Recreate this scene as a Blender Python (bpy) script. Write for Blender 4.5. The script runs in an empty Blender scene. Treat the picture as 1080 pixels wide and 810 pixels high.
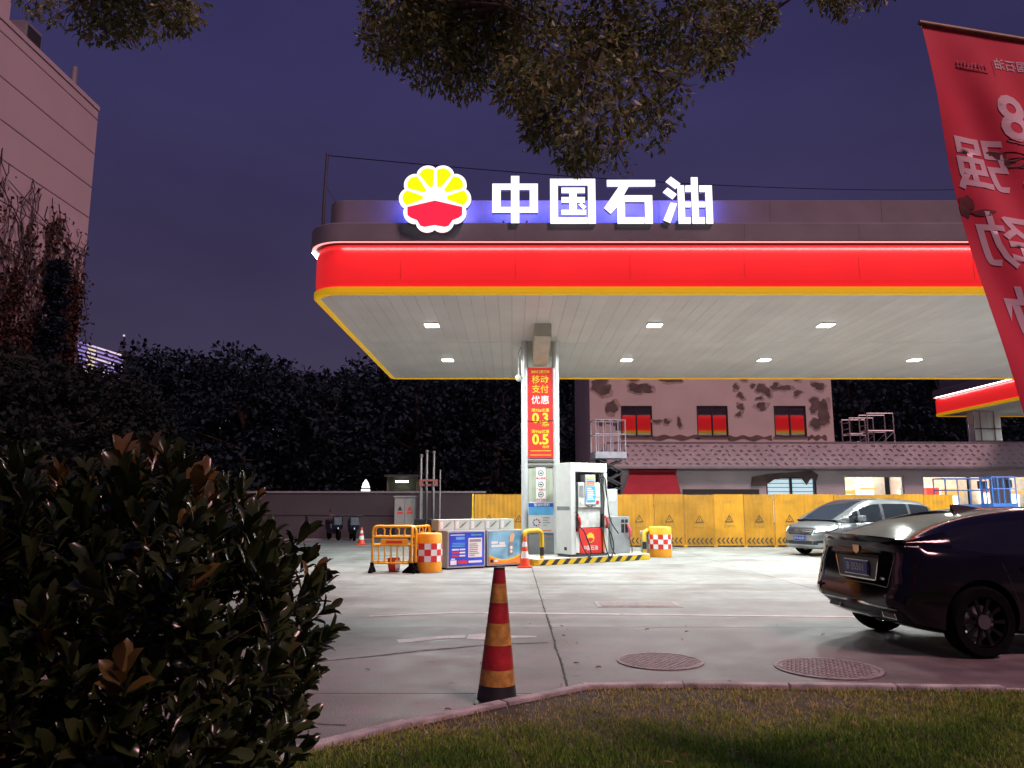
import bpy, bmesh, math, random
import numpy as np
from mathutils import Vector, Matrix
from mathutils.bvhtree import BVHTree
random.seed(7); rng = np.random.default_rng(7)
S = bpy.context.scene
C = S.collection
R = math.radians
PI = math.pi

# ------------------------------------------------------------------ camera
FPX, CAMH, HORIZON = 811.0, 1.5, 530.0          # pixels of a 1080 x 810 picture
TH = math.atan((HORIZON - 405) / FPX)
cd = bpy.data.cameras.new('camera'); cam = bpy.data.objects.new('camera', cd); C.objects.link(cam)
cd.sensor_fit = 'HORIZONTAL'; cd.sensor_width = 36; cd.lens = 36 * FPX / 1080
cd.clip_start = 0.05; cd.clip_end = 3000
cam.location = (0, 0, CAMH); cam.rotation_euler = (PI / 2 + TH, 0, 0)
S.camera = cam

# ------------------------------------------------------------------ world, sun, exposure
W = bpy.data.worlds.new('World'); S.world = W; W.use_nodes = True
nt = W.node_tree; nt.nodes.clear()
def wn(t): return nt.nodes.new(t)
out = wn('ShaderNodeOutputWorld'); bg = wn('ShaderNodeBackground')
tc = wn('ShaderNodeTexCoord'); sep = wn('ShaderNodeSeparateXYZ'); ramp = wn('ShaderNodeValToRGB')
nt.links.new(tc.outputs['Generated'], sep.inputs[0]); nt.links.new(sep.outputs[2], ramp.inputs[0])
cr = ramp.color_ramp
cr.elements[0].position = 0.0; cr.elements[0].color = (.056, .044, .074, 1)
cr.elements[1].position = 1.0; cr.elements[1].color = (.030, .027, .105, 1)
e = cr.elements.new(.22); e.color = (.046, .037, .082, 1)
e = cr.elements.new(.5); e.color = (.037, .032, .104, 1)
nz = wn('ShaderNodeTexNoise'); nz.inputs['Scale'].default_value = 2.2; nz.inputs['Detail'].default_value = 5
mp = wn('ShaderNodeMapping'); mp.inputs['Scale'].default_value = (1, 1, 2.6)
nt.links.new(tc.outputs['Generated'], mp.inputs[0]); nt.links.new(mp.outputs[0], nz.inputs[0])
mr = wn('ShaderNodeMapRange'); mr.inputs['From Min'].default_value = .3; mr.inputs['From Max'].default_value = .7
mr.inputs['To Min'].default_value = .82; mr.inputs['To Max'].default_value = 1.15
nt.links.new(nz.outputs[0], mr.inputs[0])
mul = wn('ShaderNodeVectorMath'); mul.operation = 'SCALE'
nt.links.new(ramp.outputs[0], mul.inputs[0]); nt.links.new(mr.outputs[0], mul.inputs['Scale'])
sky = wn('ShaderNodeTexSky'); sky.sky_type = 'NISHITA'; sky.sun_disc = False
sky.sun_elevation = R(-6); sky.sun_rotation = R(100)
sc2 = wn('ShaderNodeVectorMath'); sc2.operation = 'SCALE'; sc2.inputs['Scale'].default_value = .05
nt.links.new(sky.outputs[0], sc2.inputs[0])
add = wn('ShaderNodeVectorMath'); add.operation = 'ADD'
nt.links.new(mul.outputs[0], add.inputs[0]); nt.links.new(sc2.outputs[0], add.inputs[1])
nt.links.new(add.outputs[0], bg.inputs[0]); bg.inputs[1].default_value = 1.0
nt.links.new(bg.outputs[0], out.inputs[0])

sd = bpy.data.lights.new('city_glow_sun', 'SUN'); sd.energy = 2.4; sd.angle = R(12); sd.color = (1, .54, .57)
so = bpy.data.objects.new('city_glow_sun', sd); C.objects.link(so)
so.rotation_euler = Vector((-.42, .46, -.78)).to_track_quat('-Z', 'Y').to_euler()

S.view_settings.view_transform = 'Standard'; S.view_settings.look = 'None'
S.view_settings.exposure = 0; S.view_settings.gamma = 1
S.view_settings.use_curve_mapping = False
S.render.engine = 'CYCLES'
S.cycles.use_denoising = True
S.cycles.max_bounces = 7; S.cycles.diffuse_bounces = 4; S.cycles.glossy_bounces = 4
S.cycles.transmission_bounces = 4; S.cycles.transparent_max_bounces = 6
S.cycles.sample_clamp_indirect = 4; S.cycles.caustics_reflective = False; S.cycles.caustics_refractive = False

# ------------------------------------------------------------------ pixel -> place helpers
_c, _s = math.cos(TH), math.sin(TH)
def ray(px, py):
    u = (405 - py) / FPX
    return (px - 540) / FPX, _c - _s * u, _s + _c * u
def at(px, py, Y):
    a = ray(px, py); t = Y / a[1]; return Vector((a[0] * t, Y, CAMH + a[2] * t))
def gr(px, py, z=0.0):
    a = ray(px, py); t = (z - CAMH) / a[2]; return Vector((a[0] * t, a[1] * t, z))

# ------------------------------------------------------------------ materials
MATS = {}
def pm(name, col, rough=.6, metal=0., var=.12, scale=4., bump=0., emis=None, es=0., coat=0., spec=.5,
       col2=None, world=False, bscale=None, trans=0., detail=5., rnd=0.):
    if name in MATS: return MATS[name]
    m = bpy.data.materials.new(name); m.use_nodes = True; n = m.node_tree.nodes; l = m.node_tree.links
    b = n['Principled BSDF']
    b.inputs['Roughness'].default_value = rough; b.inputs['Metallic'].default_value = metal
    b.inputs['Coat Weight'].default_value = coat; b.inputs['Coat Roughness'].default_value = .06
    b.inputs['Specular IOR Level'].default_value = spec
    if trans: b.inputs['Transmission Weight'].default_value = trans
    t = n.new('ShaderNodeTexCoord'); g = n.new('ShaderNodeNewGeometry')
    src = g.outputs['Position'] if world else t.outputs['Object']
    noi = n.new('ShaderNodeTexNoise'); noi.inputs['Scale'].default_value = scale; noi.inputs['Detail'].default_value = detail
    l.new(src, noi.inputs['Vector'])
    rp = n.new('ShaderNodeValToRGB'); rp.color_ramp.elements[0].position = .32; rp.color_ramp.elements[1].position = .68
    c = np.array(col[:3])
    lo = c * (1 - var); hi = np.array(col2) if col2 else np.minimum(c * (1 + var), 1)
    rp.color_ramp.elements[0].color = (*lo, 1); rp.color_ramp.elements[1].color = (*hi, 1)
    l.new(noi.outputs[0], rp.inputs[0]); l.new(rp.outputs[0], b.inputs['Base Color'])
    if rnd:
        oi = n.new('ShaderNodeObjectInfo'); mq = n.new('ShaderNodeMapRange'); mq.inputs['To Min'].default_value = 1-rnd; mq.inputs['To Max'].default_value = 1+rnd*.6
        l.new(oi.outputs['Random'], mq.inputs[0]); vq = n.new('ShaderNodeVectorMath'); vq.operation = 'SCALE'; l.new(rp.outputs[0], vq.inputs[0]); l.new(mq.outputs[0], vq.inputs['Scale']); l.new(vq.outputs[0], b.inputs['Base Color'])
    mr = n.new('ShaderNodeMapRange'); mr.inputs['To Min'].default_value = rough*.85; mr.inputs['To Max'].default_value = min(rough*1.18, 1)
    l.new(noi.outputs[0], mr.inputs[0]); l.new(mr.outputs[0], b.inputs['Roughness'])
    if bump:
        n2 = n.new('ShaderNodeTexNoise'); n2.inputs['Scale'].default_value = bscale or scale * 8; n2.inputs['Detail'].default_value = 6
        l.new(src, n2.inputs['Vector'])
        bp = n.new('ShaderNodeBump'); bp.inputs['Strength'].default_value = bump; bp.inputs['Distance'].default_value = .02
        l.new(n2.outputs[0], bp.inputs['Height']); l.new(bp.outputs[0], b.inputs['Normal'])
    if emis:
        b.inputs['Emission Color'].default_value = (*emis, 1); b.inputs['Emission Strength'].default_value = es
    MATS[name] = m
    return m

def rand_leaf(name, cols, rough=.4, spec=.5, trans=.25, attr=True):
    """foliage: colour from a per-face random attribute, a little light through the leaf"""
    m = bpy.data.materials.new(name); m.use_nodes = True; n = m.node_tree.nodes; l = m.node_tree.links
    b = n['Principled BSDF']; o = n['Material Output']
    rp = n.new('ShaderNodeValToRGB'); el = rp.color_ramp.elements
    el[0].position = 0; el[0].color = (*cols[0], 1); el[1].position = 1; el[1].color = (*cols[-1], 1)
    for i, c in enumerate(cols[1:-1]):
        q = el.new((i + 1) / (len(cols) - 1)); q.color = (*c, 1)
    if attr:
        a = n.new('ShaderNodeAttribute'); a.attribute_name = 'rnd'; l.new(a.outputs['Fac'], rp.inputs[0])
    else:
        a = n.new('ShaderNodeObjectInfo'); l.new(a.outputs['Random'], rp.inputs[0])
    l.new(rp.outputs[0], b.inputs['Base Color'])
    b.inputs['Roughness'].default_value = rough; b.inputs['Specular IOR Level'].default_value = spec
    tr = n.new('ShaderNodeBsdfTranslucent'); l.new(rp.outputs[0], tr.inputs[0])
    mx = n.new('ShaderNodeMixShader'); mx.inputs[0].default_value = trans
    l.new(b.outputs[0], mx.inputs[1]); l.new(tr.outputs[0], mx.inputs[2]); l.new(mx.outputs[0], o.inputs[0])
    MATS[name] = m
    return m

def emit(name, col, s):
    if name in MATS: return MATS[name]
    m = bpy.data.materials.new(name); m.use_nodes = True; n = m.node_tree.nodes; l = m.node_tree.links
    b = n['Principled BSDF']; b.inputs['Base Color'].default_value = (*[min(c, .8) for c in col], 1)
    b.inputs['Roughness'].default_value = .4
    b.inputs['Emission Color'].default_value = (*col, 1); b.inputs['Emission Strength'].default_value = s
    MATS[name] = m; return m

WHITE = pm('white_enamel', (.72, .73, .72), .35, var=.05)
OFFWHITE = pm('ceiling_white', (.90, .90, .88), .45, var=.05, scale=.8, world=True, rnd=.05)
GREYP = pm('grey_panel', (.21, .20, .22), .45, var=.1, scale=1.2, world=True)
DGREY = pm('dark_grey', (.05, .05, .055), .6, var=.2)
MGREY = pm('mid_grey_metal', (.30, .31, .33), .45, .3, var=.12)
STEEL = pm('brushed_steel', (.62, .63, .64), .3, .85, var=.06)
GALV = pm('galvanised', (.42, .43, .44), .45, .7, var=.15)
BLACK = pm('black_rubber', (.004, .004, .0045), .85, var=.3, scale=20, spec=.06)
BLACKP = pm('black_plastic', (.012, .012, .014), .4, var=.2)
YEL = pm('yellow_paint', (.72, .46, .02), .4, var=.12, scale=6)
YELPL = pm('yellow_plastic', (.82, .40, .02), .42, var=.1, scale=3)
ORG = pm('orange_plastic', (.90, .36, .02), .45, var=.1, scale=3)
REDP = pm('red_paint', (.62, .03, .025), .4, var=.12, scale=5)
REDC = pm('red_cone_plastic', (.75, .07, .025), .45, var=.12)
REFL = pm('white_reflective', (.8, .8, .8), .35, var=.06)
CONC = pm('kerb_concrete', (.36, .345, .335), .85, var=.4, scale=6, bump=.4, bscale=60)
PRINTW = pm('print_white', (.82, .82, .82), .55, var=.03)
PRINTB = pm('print_blue', (.03, .10, .55), .5, var=.1)
PRINTY = pm('print_yellow', (.85, .62, .03), .55, var=.05)
PRINTR = pm('print_red', (.70, .03, .03), .5, var=.06)
PRINTK = pm('print_black', (.02, .02, .02), .6, var=.1)
PRINTSKY = pm('print_sky', (.12, .42, .75), .5, var=.3, scale=2)
PRINTO = pm('print_orange', (.85, .25, .05), .5, var=.15, scale=3)

# ------------------------------------------------------------------ mesh helpers
class MB:
    def __init__(s): s.v = []; s.f = []; s.mi = []
    def add(s, vs, fs, mi=0):
        o = len(s.v); s.v += [tuple(v) for v in vs]; s.f += [tuple(o + i for i in f) for f in fs]; s.mi += [mi] * len(fs); return s
    def box(s, c, d, rz=0, mi=0, M=None):
        x, y, z = d[0] / 2, d[1] / 2, d[2] / 2; ca, sa = math.cos(rz), math.sin(rz); vs = []
        for a, b, g in ((-x,-y,-z),(x,-y,-z),(x,y,-z),(-x,y,-z),(-x,-y,z),(x,-y,z),(x,y,z),(-x,y,z)):
            p = Vector((c[0] + a*ca - b*sa, c[1] + a*sa + b*ca, c[2] + g)); vs.append(M @ p if M else p)
        return s.add(vs, [(3,2,1,0),(4,5,6,7),(0,1,5,4),(1,2,6,5),(2,3,7,6),(3,0,4,7)], mi)
    def b2(s, x0, x1, y0, y1, z0, z1, mi=0):
        return s.box(((x0+x1)/2, (y0+y1)/2, (z0+z1)/2), (x1-x0, y1-y0, z1-z0), mi=mi)
    def prism(s, poly, axis, a, b, mi=0):
        """poly: 2D loop; axis 'z' -> (x,y), 'y' -> (x,z), 'x' -> (y,z); extruded from a to b"""
        def P(p, t):
            return {'z': (p[0], p[1], t), 'y': (p[0], t, p[1]), 'x': (t, p[0], p[1])}[axis]
        n = len(poly); vs = [P(p, a) for p in poly] + [P(p, b) for p in poly]
        fs = [tuple(range(n)), tuple(range(2*n-1, n-1, -1))] + [((i+1) % n, i, n+i, n+(i+1) % n) for i in range(n)]
        return s.add(vs, fs, mi)
    def tube(s, path, r, n=8, mi=0, cap=True):
        path = [Vector(p) for p in path]; m = len(path)
        rs = r if hasattr(r, '__len__') else [r] * m
        o = len(s.v); u = None
        for i, p in enumerate(path):
            t = (path[min(i+1, m-1)] - path[max(i-1, 0)]).normalized()
            if u is None:
                u = t.cross(Vector((0, 0, 1)) if abs(t.z) < .9 else Vector((1, 0, 0))).normalized()
            else:
                u = (u - t * u.dot(t)).normalized()
            w = t.cross(u)
            for k in range(n):
                a = 2*PI*k/n; q = p + (u*math.cos(a) + w*math.sin(a)) * rs[i]; s.v.append(tuple(q))
        for i in range(m-1):
            for k in range(n):
                s.f.append((o+i*n+k, o+i*n+(k+1) % n, o+(i+1)*n+(k+1) % n, o+(i+1)*n+k)); s.mi.append(mi)
        if cap:
            s.f.append(tuple(o+k for k in range(n-1, -1, -1))); s.f.append(tuple(o+(m-1)*n+k for k in range(n))); s.mi += [mi, mi]
        return s
    def lathe(s, prof, n=24, c=(0,0,0), axis='z', mi=0, cap=True):
        o = len(s.v)
        for r, z in prof:
            for k in range(n):
                a = 2*PI*k/n; x, y = r*math.cos(a), r*math.sin(a)
                p = {'z': (x, y, z), 'y': (x, z, -y), 'x': (z, x, y)}[axis]
                s.v.append((p[0]+c[0], p[1]+c[1], p[2]+c[2]))
        for i in range(len(prof)-1):
            for k in range(n):
                s.f.append((o+i*n+k, o+i*n+(k+1) % n, o+(i+1)*n+(k+1) % n, o+(i+1)*n+k)); s.mi.append(mi)
        if cap:
            s.f.append(tuple(o+k for k in range(n-1, -1, -1))); s.f.append(tuple(o+(len(prof)-1)*n+k for k in range(n))); s.mi += [mi, mi]
        return s
    def mesh(s, name, mats, smooth=None, bevel=0, seg=2):
        me = bpy.data.meshes.new(name); me.from_pydata(s.v, [], s.f); me.validate()
        if not isinstance(mats, (list, tuple)): mats = [mats]
        for m in mats: me.materials.append(m)
        if len(s.mi) == len(me.polygons): me.polygons.foreach_set('material_index', s.mi)
        bm = bmesh.new(); bm.from_mesh(me)
        bmesh.ops.recalc_face_normals(bm, faces=bm.faces)
        if bevel:
            es = [e for e in bm.edges if len(e.link_faces) == 2 and e.calc_face_angle(0) > .6]
            bmesh.ops.bevel(bm, geom=es, offset=bevel, segments=seg, affect='EDGES', clamp_overlap=True, profile=.6)
        bm.to_mesh(me); bm.free()
        if smooth is not None: sm(me, smooth)
        return me
def sm(me, ang=35):
    me.polygons.foreach_set('use_smooth', [True] * len(me.polygons))
    try: me.set_sharp_from_angle(angle=R(ang))
    except Exception: pass
def link(name, data, parent=None, loc=(0,0,0), rot=(0,0,0), sc=(1,1,1)):
    o = bpy.data.objects.new(name, data); C.objects.link(o); o.parent = parent
    o.location = loc; o.rotation_euler = rot; o.scale = sc; return o
def part(name, mb, mats, parent, smooth=None, bevel=0, seg=2, loc=(0,0,0), rot=(0,0,0)):
    return link(name, mb.mesh(name, mats, smooth, bevel, seg), parent, loc, rot)
def tag(o, label, cat, group=None, kind=None):
    if label: o['label'] = label
    if cat: o['category'] = cat
    if group: o['group'] = group
    if kind: o['kind'] = kind
    return o
def thing(name, label, cat, loc=(0,0,0), rz=0, group=None):
    o = link(name, None, None, loc, (0, 0, rz)); o.empty_display_size = .2
    return tag(o, label, cat, group)
def struct(o): o['kind'] = 'structure'; return o
def stuff(o): o['kind'] = 'stuff'; return o
def copy_tree(o, parent=None):
    c = o.copy(); C.objects.link(c); c.parent = parent
    for ch in list(o.children): copy_tree(ch, c)
    return c
def rrect(x0, x1, y0, y1, r, n=6):
    """rounded rectangle, r may be one radius or (x0y0, x1y0, x1y1, x0y1)"""
    rr = r if hasattr(r, '__len__') else (r,)*4; P = []
    for (cx, cy, a0, q) in ((x0, y0, PI, rr[0]), (x1, y0, 1.5*PI, rr[1]), (x1, y1, 0, rr[2]), (x0, y1, .5*PI, rr[3])):
        sx = 1 if cx == x0 else -1; sy = 1 if cy == y0 else -1
        for k in range(n+1):
            a = a0 + .5*PI*k/n; P.append((cx + sx*q + q*math.cos(a), cy + sy*q + q*math.sin(a)))
    return P
def text_mesh(txt, size, mat, bold=0., ext=.0, align='CENTER'):
    cu = bpy.data.curves.new('t', 'FONT'); cu.body = txt; cu.size = size; cu.offset = bold; cu.extrude = ext
    cu.align_x = align; cu.align_y = 'CENTER'; cu.resolution_u = 3
    o = bpy.data.objects.new('t', cu); C.objects.link(o)
    dg = bpy.context.evaluated_depsgraph_get(); me = bpy.data.meshes.new_from_object(o.evaluated_get(dg))
    bpy.data.objects.remove(o); bpy.data.curves.remove(cu)
    me.materials.clear(); me.materials.append(mat); me.name = 'lettering'
    return me
def txt(t, size, mat, parent, loc, rot=(PI/2, 0, 0), bold=0., ext=0., name='lettering', sc=(1,1,1)):
    return link(name, text_mesh(t, size, mat, bold, ext), parent, loc, rot, sc)

def leaf_mesh(name, pos, dirs, nrm, ln, wd, mat, rnd, fold=.15, simple=False):
    """many leaves in one mesh, numpy: pos base, dirs along, nrm approx up"""
    n = len(pos); side = np.cross(dirs, nrm); side /= np.linalg.norm(side, axis=1, keepdims=True) + 1e-9
    up = np.cross(side, dirs); ln = ln[:, None]; wd = wd[:, None]
    if simple:
        V = np.stack([pos, pos + dirs*ln*.5 + side*wd*.5, pos + dirs*ln, pos + dirs*ln*.5 - side*wd*.5], 1)
        V[:, 1] += up*ln*fold; V[:, 3] += up*ln*fold
        k = 4; faces = np.array([[0, 1, 2, 3]])
    else:
        def q(f, w, h): return pos + dirs*ln*f + side*wd*w + up*ln*h
        V = np.stack([pos, q(.28, .33, fold*.6), q(.58, .5, fold*.7), q(.86, .33, fold*.4), q(1, 0, -.08), q(.86, -.33, fold*.4), q(.58, -.5, fold*.7), q(.28, -.33, fold*.6), q(.3, 0, 0), q(.6, 0, 0), q(.88, 0, -.03)], 1)
        k = 11; faces = np.array([[0, 1, 8, 0], [1, 2, 9, 8], [2, 3, 10, 9], [3, 4, 10, 3], [0, 8, 7, 0], [8, 9, 6, 7], [9, 10, 5, 6], [10, 4, 5, 10]])
    me = bpy.data.meshes.new(name)
    V = V.reshape(-1, 3)
    fl = []
    for fc in faces:
        fl.append([i for j, i in enumerate(fc) if not (j == 3 and i == fc[0])])
    lt = np.concatenate([np.array(x) for x in fl]); lens = np.array([len(x) for x in fl])
    L = (np.arange(n)[:, None]*k + lt[None]).reshape(-1); LN = np.tile(lens, n)
    me.vertices.add(len(V)); me.vertices.foreach_set('co', V.astype(np.float32).reshape(-1))
    me.loops.add(len(L)); me.loops.foreach_set('vertex_index', L.astype(np.int32))
    me.polygons.add(len(LN)); st = np.concatenate([[0], np.cumsum(LN)[:-1]])
    me.polygons.foreach_set('loop_start', st.astype(np.int32))
    me.update(calc_edges=True)
    a = me.attributes.new('rnd', 'FLOAT', 'FACE'); a.data.foreach_set('value', np.repeat(rnd, len(lens)).astype(np.float32))
    me.polygons.foreach_set('use_smooth', [True]*len(me.polygons))
    me.materials.append(mat); return me
def unit(v): return v / (np.linalg.norm(v, axis=-1, keepdims=True) + 1e-9)

# ================================================================== GROUND
def concrete_mat(name, c0, c1, rough=.62):
    m = bpy.data.materials.new(name); m.use_nodes = True; n = m.node_tree.nodes; l = m.node_tree.links
    b = n['Principled BSDF']; g = n.new('ShaderNodeNewGeometry')
    def noise(s, d=6, stretch=None):
        t = n.new('ShaderNodeTexNoise'); t.inputs['Scale'].default_value = s; t.inputs['Detail'].default_value = d
        if stretch:
            k = n.new('ShaderNodeMapping'); k.inputs['Scale'].default_value = stretch; l.new(g.outputs[0], k.inputs[0]); l.new(k.outputs[0], t.inputs[0])
        else: l.new(g.outputs[0], t.inputs[0])
        return t
    n1, n2, n3, n4 = noise(.35), noise(3.2, 8), noise(60, 3), noise(1.0, 4, (.12, 1.6, 1))
    r1 = n.new('ShaderNodeValToRGB'); r1.color_ramp.elements[0].position = .3; r1.color_ramp.elements[1].position = .72
    r1.color_ramp.elements[0].color = (*c0, 1); r1.color_ramp.elements[1].color = (*c1, 1); l.new(n1.outputs[0], r1.inputs[0])
    def mixm(a, fac_tex, lo, hi, amount):
        mr = n.new('ShaderNodeMapRange'); mr.inputs['From Min'].default_value = lo; mr.inputs['From Max'].default_value = hi
        mr.inputs['To Min'].default_value = 1 - amount; mr.inputs['To Max'].default_value = 1 + amount*.5; l.new(fac_tex.outputs[0], mr.inputs[0])
        v = n.new('ShaderNodeVectorMath'); v.operation = 'SCALE'; l.new(a, v.inputs[0]); l.new(mr.outputs[0], v.inputs['Scale']); return v.outputs[0]
    a = mixm(r1.outputs[0], n2, .35, .65, .26); a = mixm(a, n3, .35, .65, .2); a = mixm(a, n4, .35, .7, .24)
    n5 = noise(.9, 7); r5 = n.new('ShaderNodeValToRGB'); r5.color_ramp.elements[0].position = .48; r5.color_ramp.elements[1].position = .68
    r5.color_ramp.elements[0].color = (1, 1, 1, 1); r5.color_ramp.elements[1].color = (.70, .60, .57, 1); l.new(n5.outputs[0], r5.inputs[0])
    vm = n.new('ShaderNodeVectorMath'); vm.operation = 'MULTIPLY'; l.new(a, vm.inputs[0]); l.new(r5.outputs[0], vm.inputs[1]); a = vm.outputs[0]
    n6 = noise(4.5, 3); r6 = n.new('ShaderNodeValToRGB'); r6.color_ramp.elements[0].position = .66; r6.color_ramp.elements[1].position = .74
    r6.color_ramp.elements[0].color = (1, 1, 1, 1); r6.color_ramp.elements[1].color = (.58, .55, .53, 1); l.new(n6.outputs[0], r6.inputs[0])
    vo = n.new('ShaderNodeVectorMath'); vo.operation = 'MULTIPLY'; l.new(a, vo.inputs[0]); l.new(r6.outputs[0], vo.inputs[1]); a = vo.outputs[0]
    oi = n.new('ShaderNodeObjectInfo'); mr = n.new('ShaderNodeMapRange'); mr.inputs['To Min'].default_value = .93; mr.inputs['To Max'].default_value = 1.06
    l.new(oi.outputs['Random'], mr.inputs[0]); v = n.new('ShaderNodeVectorMath'); v.operation = 'SCALE'; l.new(a, v.inputs[0]); l.new(mr.outputs[0], v.inputs['Scale'])
    l.new(v.outputs[0], b.inputs['Base Color'])
    rr = n.new('ShaderNodeMapRange'); rr.inputs['To Min'].default_value = rough - .2; rr.inputs['To Max'].default_value = rough + .22; l.new(n2.outputs[0], rr.inputs[0]); l.new(rr.outputs[0], b.inputs['Roughness'])
    bp = n.new('ShaderNodeBump'); bp.inputs['Strength'].default_value = .35; bp.inputs['Distance'].default_value = .01
    ad = n.new('ShaderNodeMath'); ad.operation = 'ADD'; l.new(n3.outputs[0], ad.inputs[0]); l.new(n2.outputs[0], ad.inputs[1]); l.new(ad.outputs[0], bp.inputs['Height']); l.new(bp.outputs[0], b.inputs['Normal'])
    b.inputs['Specular IOR Level'].default_value = .35
    MATS[name] = m; return m
SLAB = concrete_mat('forecourt_concrete', (.20, .203, .198), (.33, .337, .328))
SLAB2 = concrete_mat('old_road_concrete', (.15, .127, .130), (.235, .202, .207), .6)
EARTH = pm('dark_earth', (.035, .032, .03), .95, var=.3, scale=.3, world=True)
JOINT = pm('joint_tar', (.022, .02, .02), .85, var=.3, scale=30, world=True)

mb = MB(); mb.b2(-900, 900, -300, 1800, -.6, -.03)
struct(part('ground', mb, EARTH, None))
fore = struct(part('forecourt', MB().b2(-42, 46, -8, 50, -.028, -.012), JOINT, None))
slab_me = {}
XJ = [-42, -34, -29, -24, -19, -14.2, -9.3, -4.4, .46, 5.3, 10.2, 15.1, 20, 25, 30, 38, 46]
YJ = [-8, -3, 2, 6.42, 9.72, 14.6, 19.5, 24.4, 29.3, 34.2, 39, 44, 50]
base_slab = MB().box((0, 0, 0), (1, 1, .012)).mesh('slab', SLAB); road_slab = MB().box((0, 0, 0), (1, 1, .012)).mesh('slab', SLAB2)
for i in range(len(XJ)-1):
    for j in range(len(YJ)-1):
        x0, x1, y0, y1 = XJ[i]+.006, XJ[i+1]-.006, YJ[j]+.006, YJ[j+1]-.006
        link('slab', road_slab if j < 4 else base_slab, fore, ((x0+x1)/2, (y0+y1)/2, -.006 + random.uniform(-.001, .0)), (0, 0, 0), (x1-x0, y1-y0, 1))

# cracks: ragged ribbons following the broken joint and wandering over the slab
def crack(pts, w, seed):
    r = random.Random(seed); P = []
    for a, b in zip(pts[:-1], pts[1:]):
        a, b = Vector((*a, 0)), Vector((*b, 0)); n = max(2, int((b-a).length/.07)); d = (b-a).normalized(); s = Vector((-d.y, d.x, 0))
        for k in range(n): P.append(a.lerp(b, k/n) + s*r.gauss(0, .006))
    P.append(Vector((*pts[-1], 0))); m = MB(); vs = []
    for i, p in enumerate(P):
        t = (P[min(i+1, len(P)-1)] - P[max(i-1, 0)]).normalized(); s = Vector((-t.y, t.x, 0)); q = w*r.uniform(.3, 1.4)
        vs += [(p + s*q + Vector((0, 0, .003))), (p - s*q + Vector((0, 0, .003)))]
    m.add(vs, [(2*i, 2*i+1, 2*i+3, 2*i+2) for i in range(len(P)-1)])
    part('crack', m, JOINT, fore)
crack([(.45, 6.5), (.47, 7.4), (.45, 8.4), (.47, 9.2), (.46, 11.2), (.46, 14), (.46, 18)], .010, 3)
crack([tuple(gr(258+40, 702)[:2]), tuple(gr(405, 691)[:2]), tuple(gr(450, 686)[:2]), tuple(gr(520, 680)[:2]), tuple(gr(578, 678)[:2])], .02, 5)
crack([tuple(gr(330, 763)[:2]), tuple(gr(365, 765)[:2])], .008, 6)

# painted markings (worn)
ROADW = concrete_mat('worn_white_line', (.66, .65, .63), (.86, .85, .83), .7)
def sheet(name, poly, mat, parent, z=.004):
    m = MB(); m.add([(p[0], p[1], z) for p in poly], [tuple(range(len(poly)))]); return part(name, m, mat, parent)
lw = .05
sheet('painted_line', [gr(390, 650).xy+Vector((0, -lw)), gr(485, 646).xy+Vector((0, -lw)), gr(485, 646).xy+Vector((0, lw)), gr(390, 650).xy+Vector((0, lw))], ROADW, fore)
sheet('painted_line', [gr(485.3, 646).xy+Vector((0, -lw)), gr(1000, 652).xy+Vector((0, -lw)), gr(1000, 652).xy+Vector((0, lw)), gr(485.3, 646).xy+Vector((0, lw))], ROADW, fore)
sheet('painted_arrow', [gr(*p)[:2] for p in ((418, 675), (421, 678.5), (465, 674), (491, 673), (491, 670), (465, 671))], ROADW, fore)
sheet('painted_arrow', [gr(*p)[:2] for p in ((492, 674.5), (510, 675), (545, 673), (566, 672.5), (566, 671), (540, 670.5), (510, 668.5), (494, 669.5))], ROADW, fore)

# lawn, kerb ------------------------------------------------------------
KZ = .115
kp = [gr(*p, KZ)[:2] for p in ((180, 836), (270, 797), (365, 771), (440, 755), (505, 742), (548, 732), (590, 723), (622, 718.5), (660, 717.5), (740, 718.5), (860, 720.5), (980, 722), (1080, 723), (1300, 726), (1650, 730))]
kp = [Vector(p) for p in kp]
def offset_line(P, d):
    Q = []
    for i, p in enumerate(P):
        t = (P[min(i+1, len(P)-1)] - P[max(i-1, 0)]).normalized(); Q.append(p + Vector((-t.y, t.x))*d)
    return Q
inner = offset_line(kp, -.09)
kerb = struct(link('kerb', None)); KERBM = CONC
def along(P, d):
    L = 0
    for a, b in zip(P[:-1], P[1:]):
        s = (b-a).length
        if L + s >= d: return a.lerp(b, (d-L)/s)
        L += s
    return P[-1]
tot = sum((b-a).length for a, b in zip(kp[:-1], kp[1:])); n = int(tot/.75)
for i in range(n):
    d0, d1 = i*tot/n + .006, (i+1)*tot/n - .006
    a, b = along(kp, d0), along(kp, d1); t = (b-a).normalized(); s = Vector((t.y, -t.x))
    dz = random.uniform(-.022, .010); j = random.uniform(-.015, .015)
    q = [a + s*j, b + s*(j+random.uniform(-.006, .006)), b + s*(.09+j), a + s*(.09+j)]
    part('kerb_stone', MB().prism([tuple(v) for v in q], 'z', -.02, KZ+dz), KERBM, kerb, bevel=.012)
LAWNM = pm('turf_soil', (.045, .032, .018), .95, var=.4, scale=2.5, world=True, bump=.6, bscale=30)
lp = [tuple(v) for v in inner] + [(14, -6), (-9, -6), (-9, 1.5)]
lawn_me = MB().prism(lp, 'z', -.01, KZ-.03).mesh('lawn', LAWNM); lawn = struct(link('lawn', lawn_me))
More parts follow.
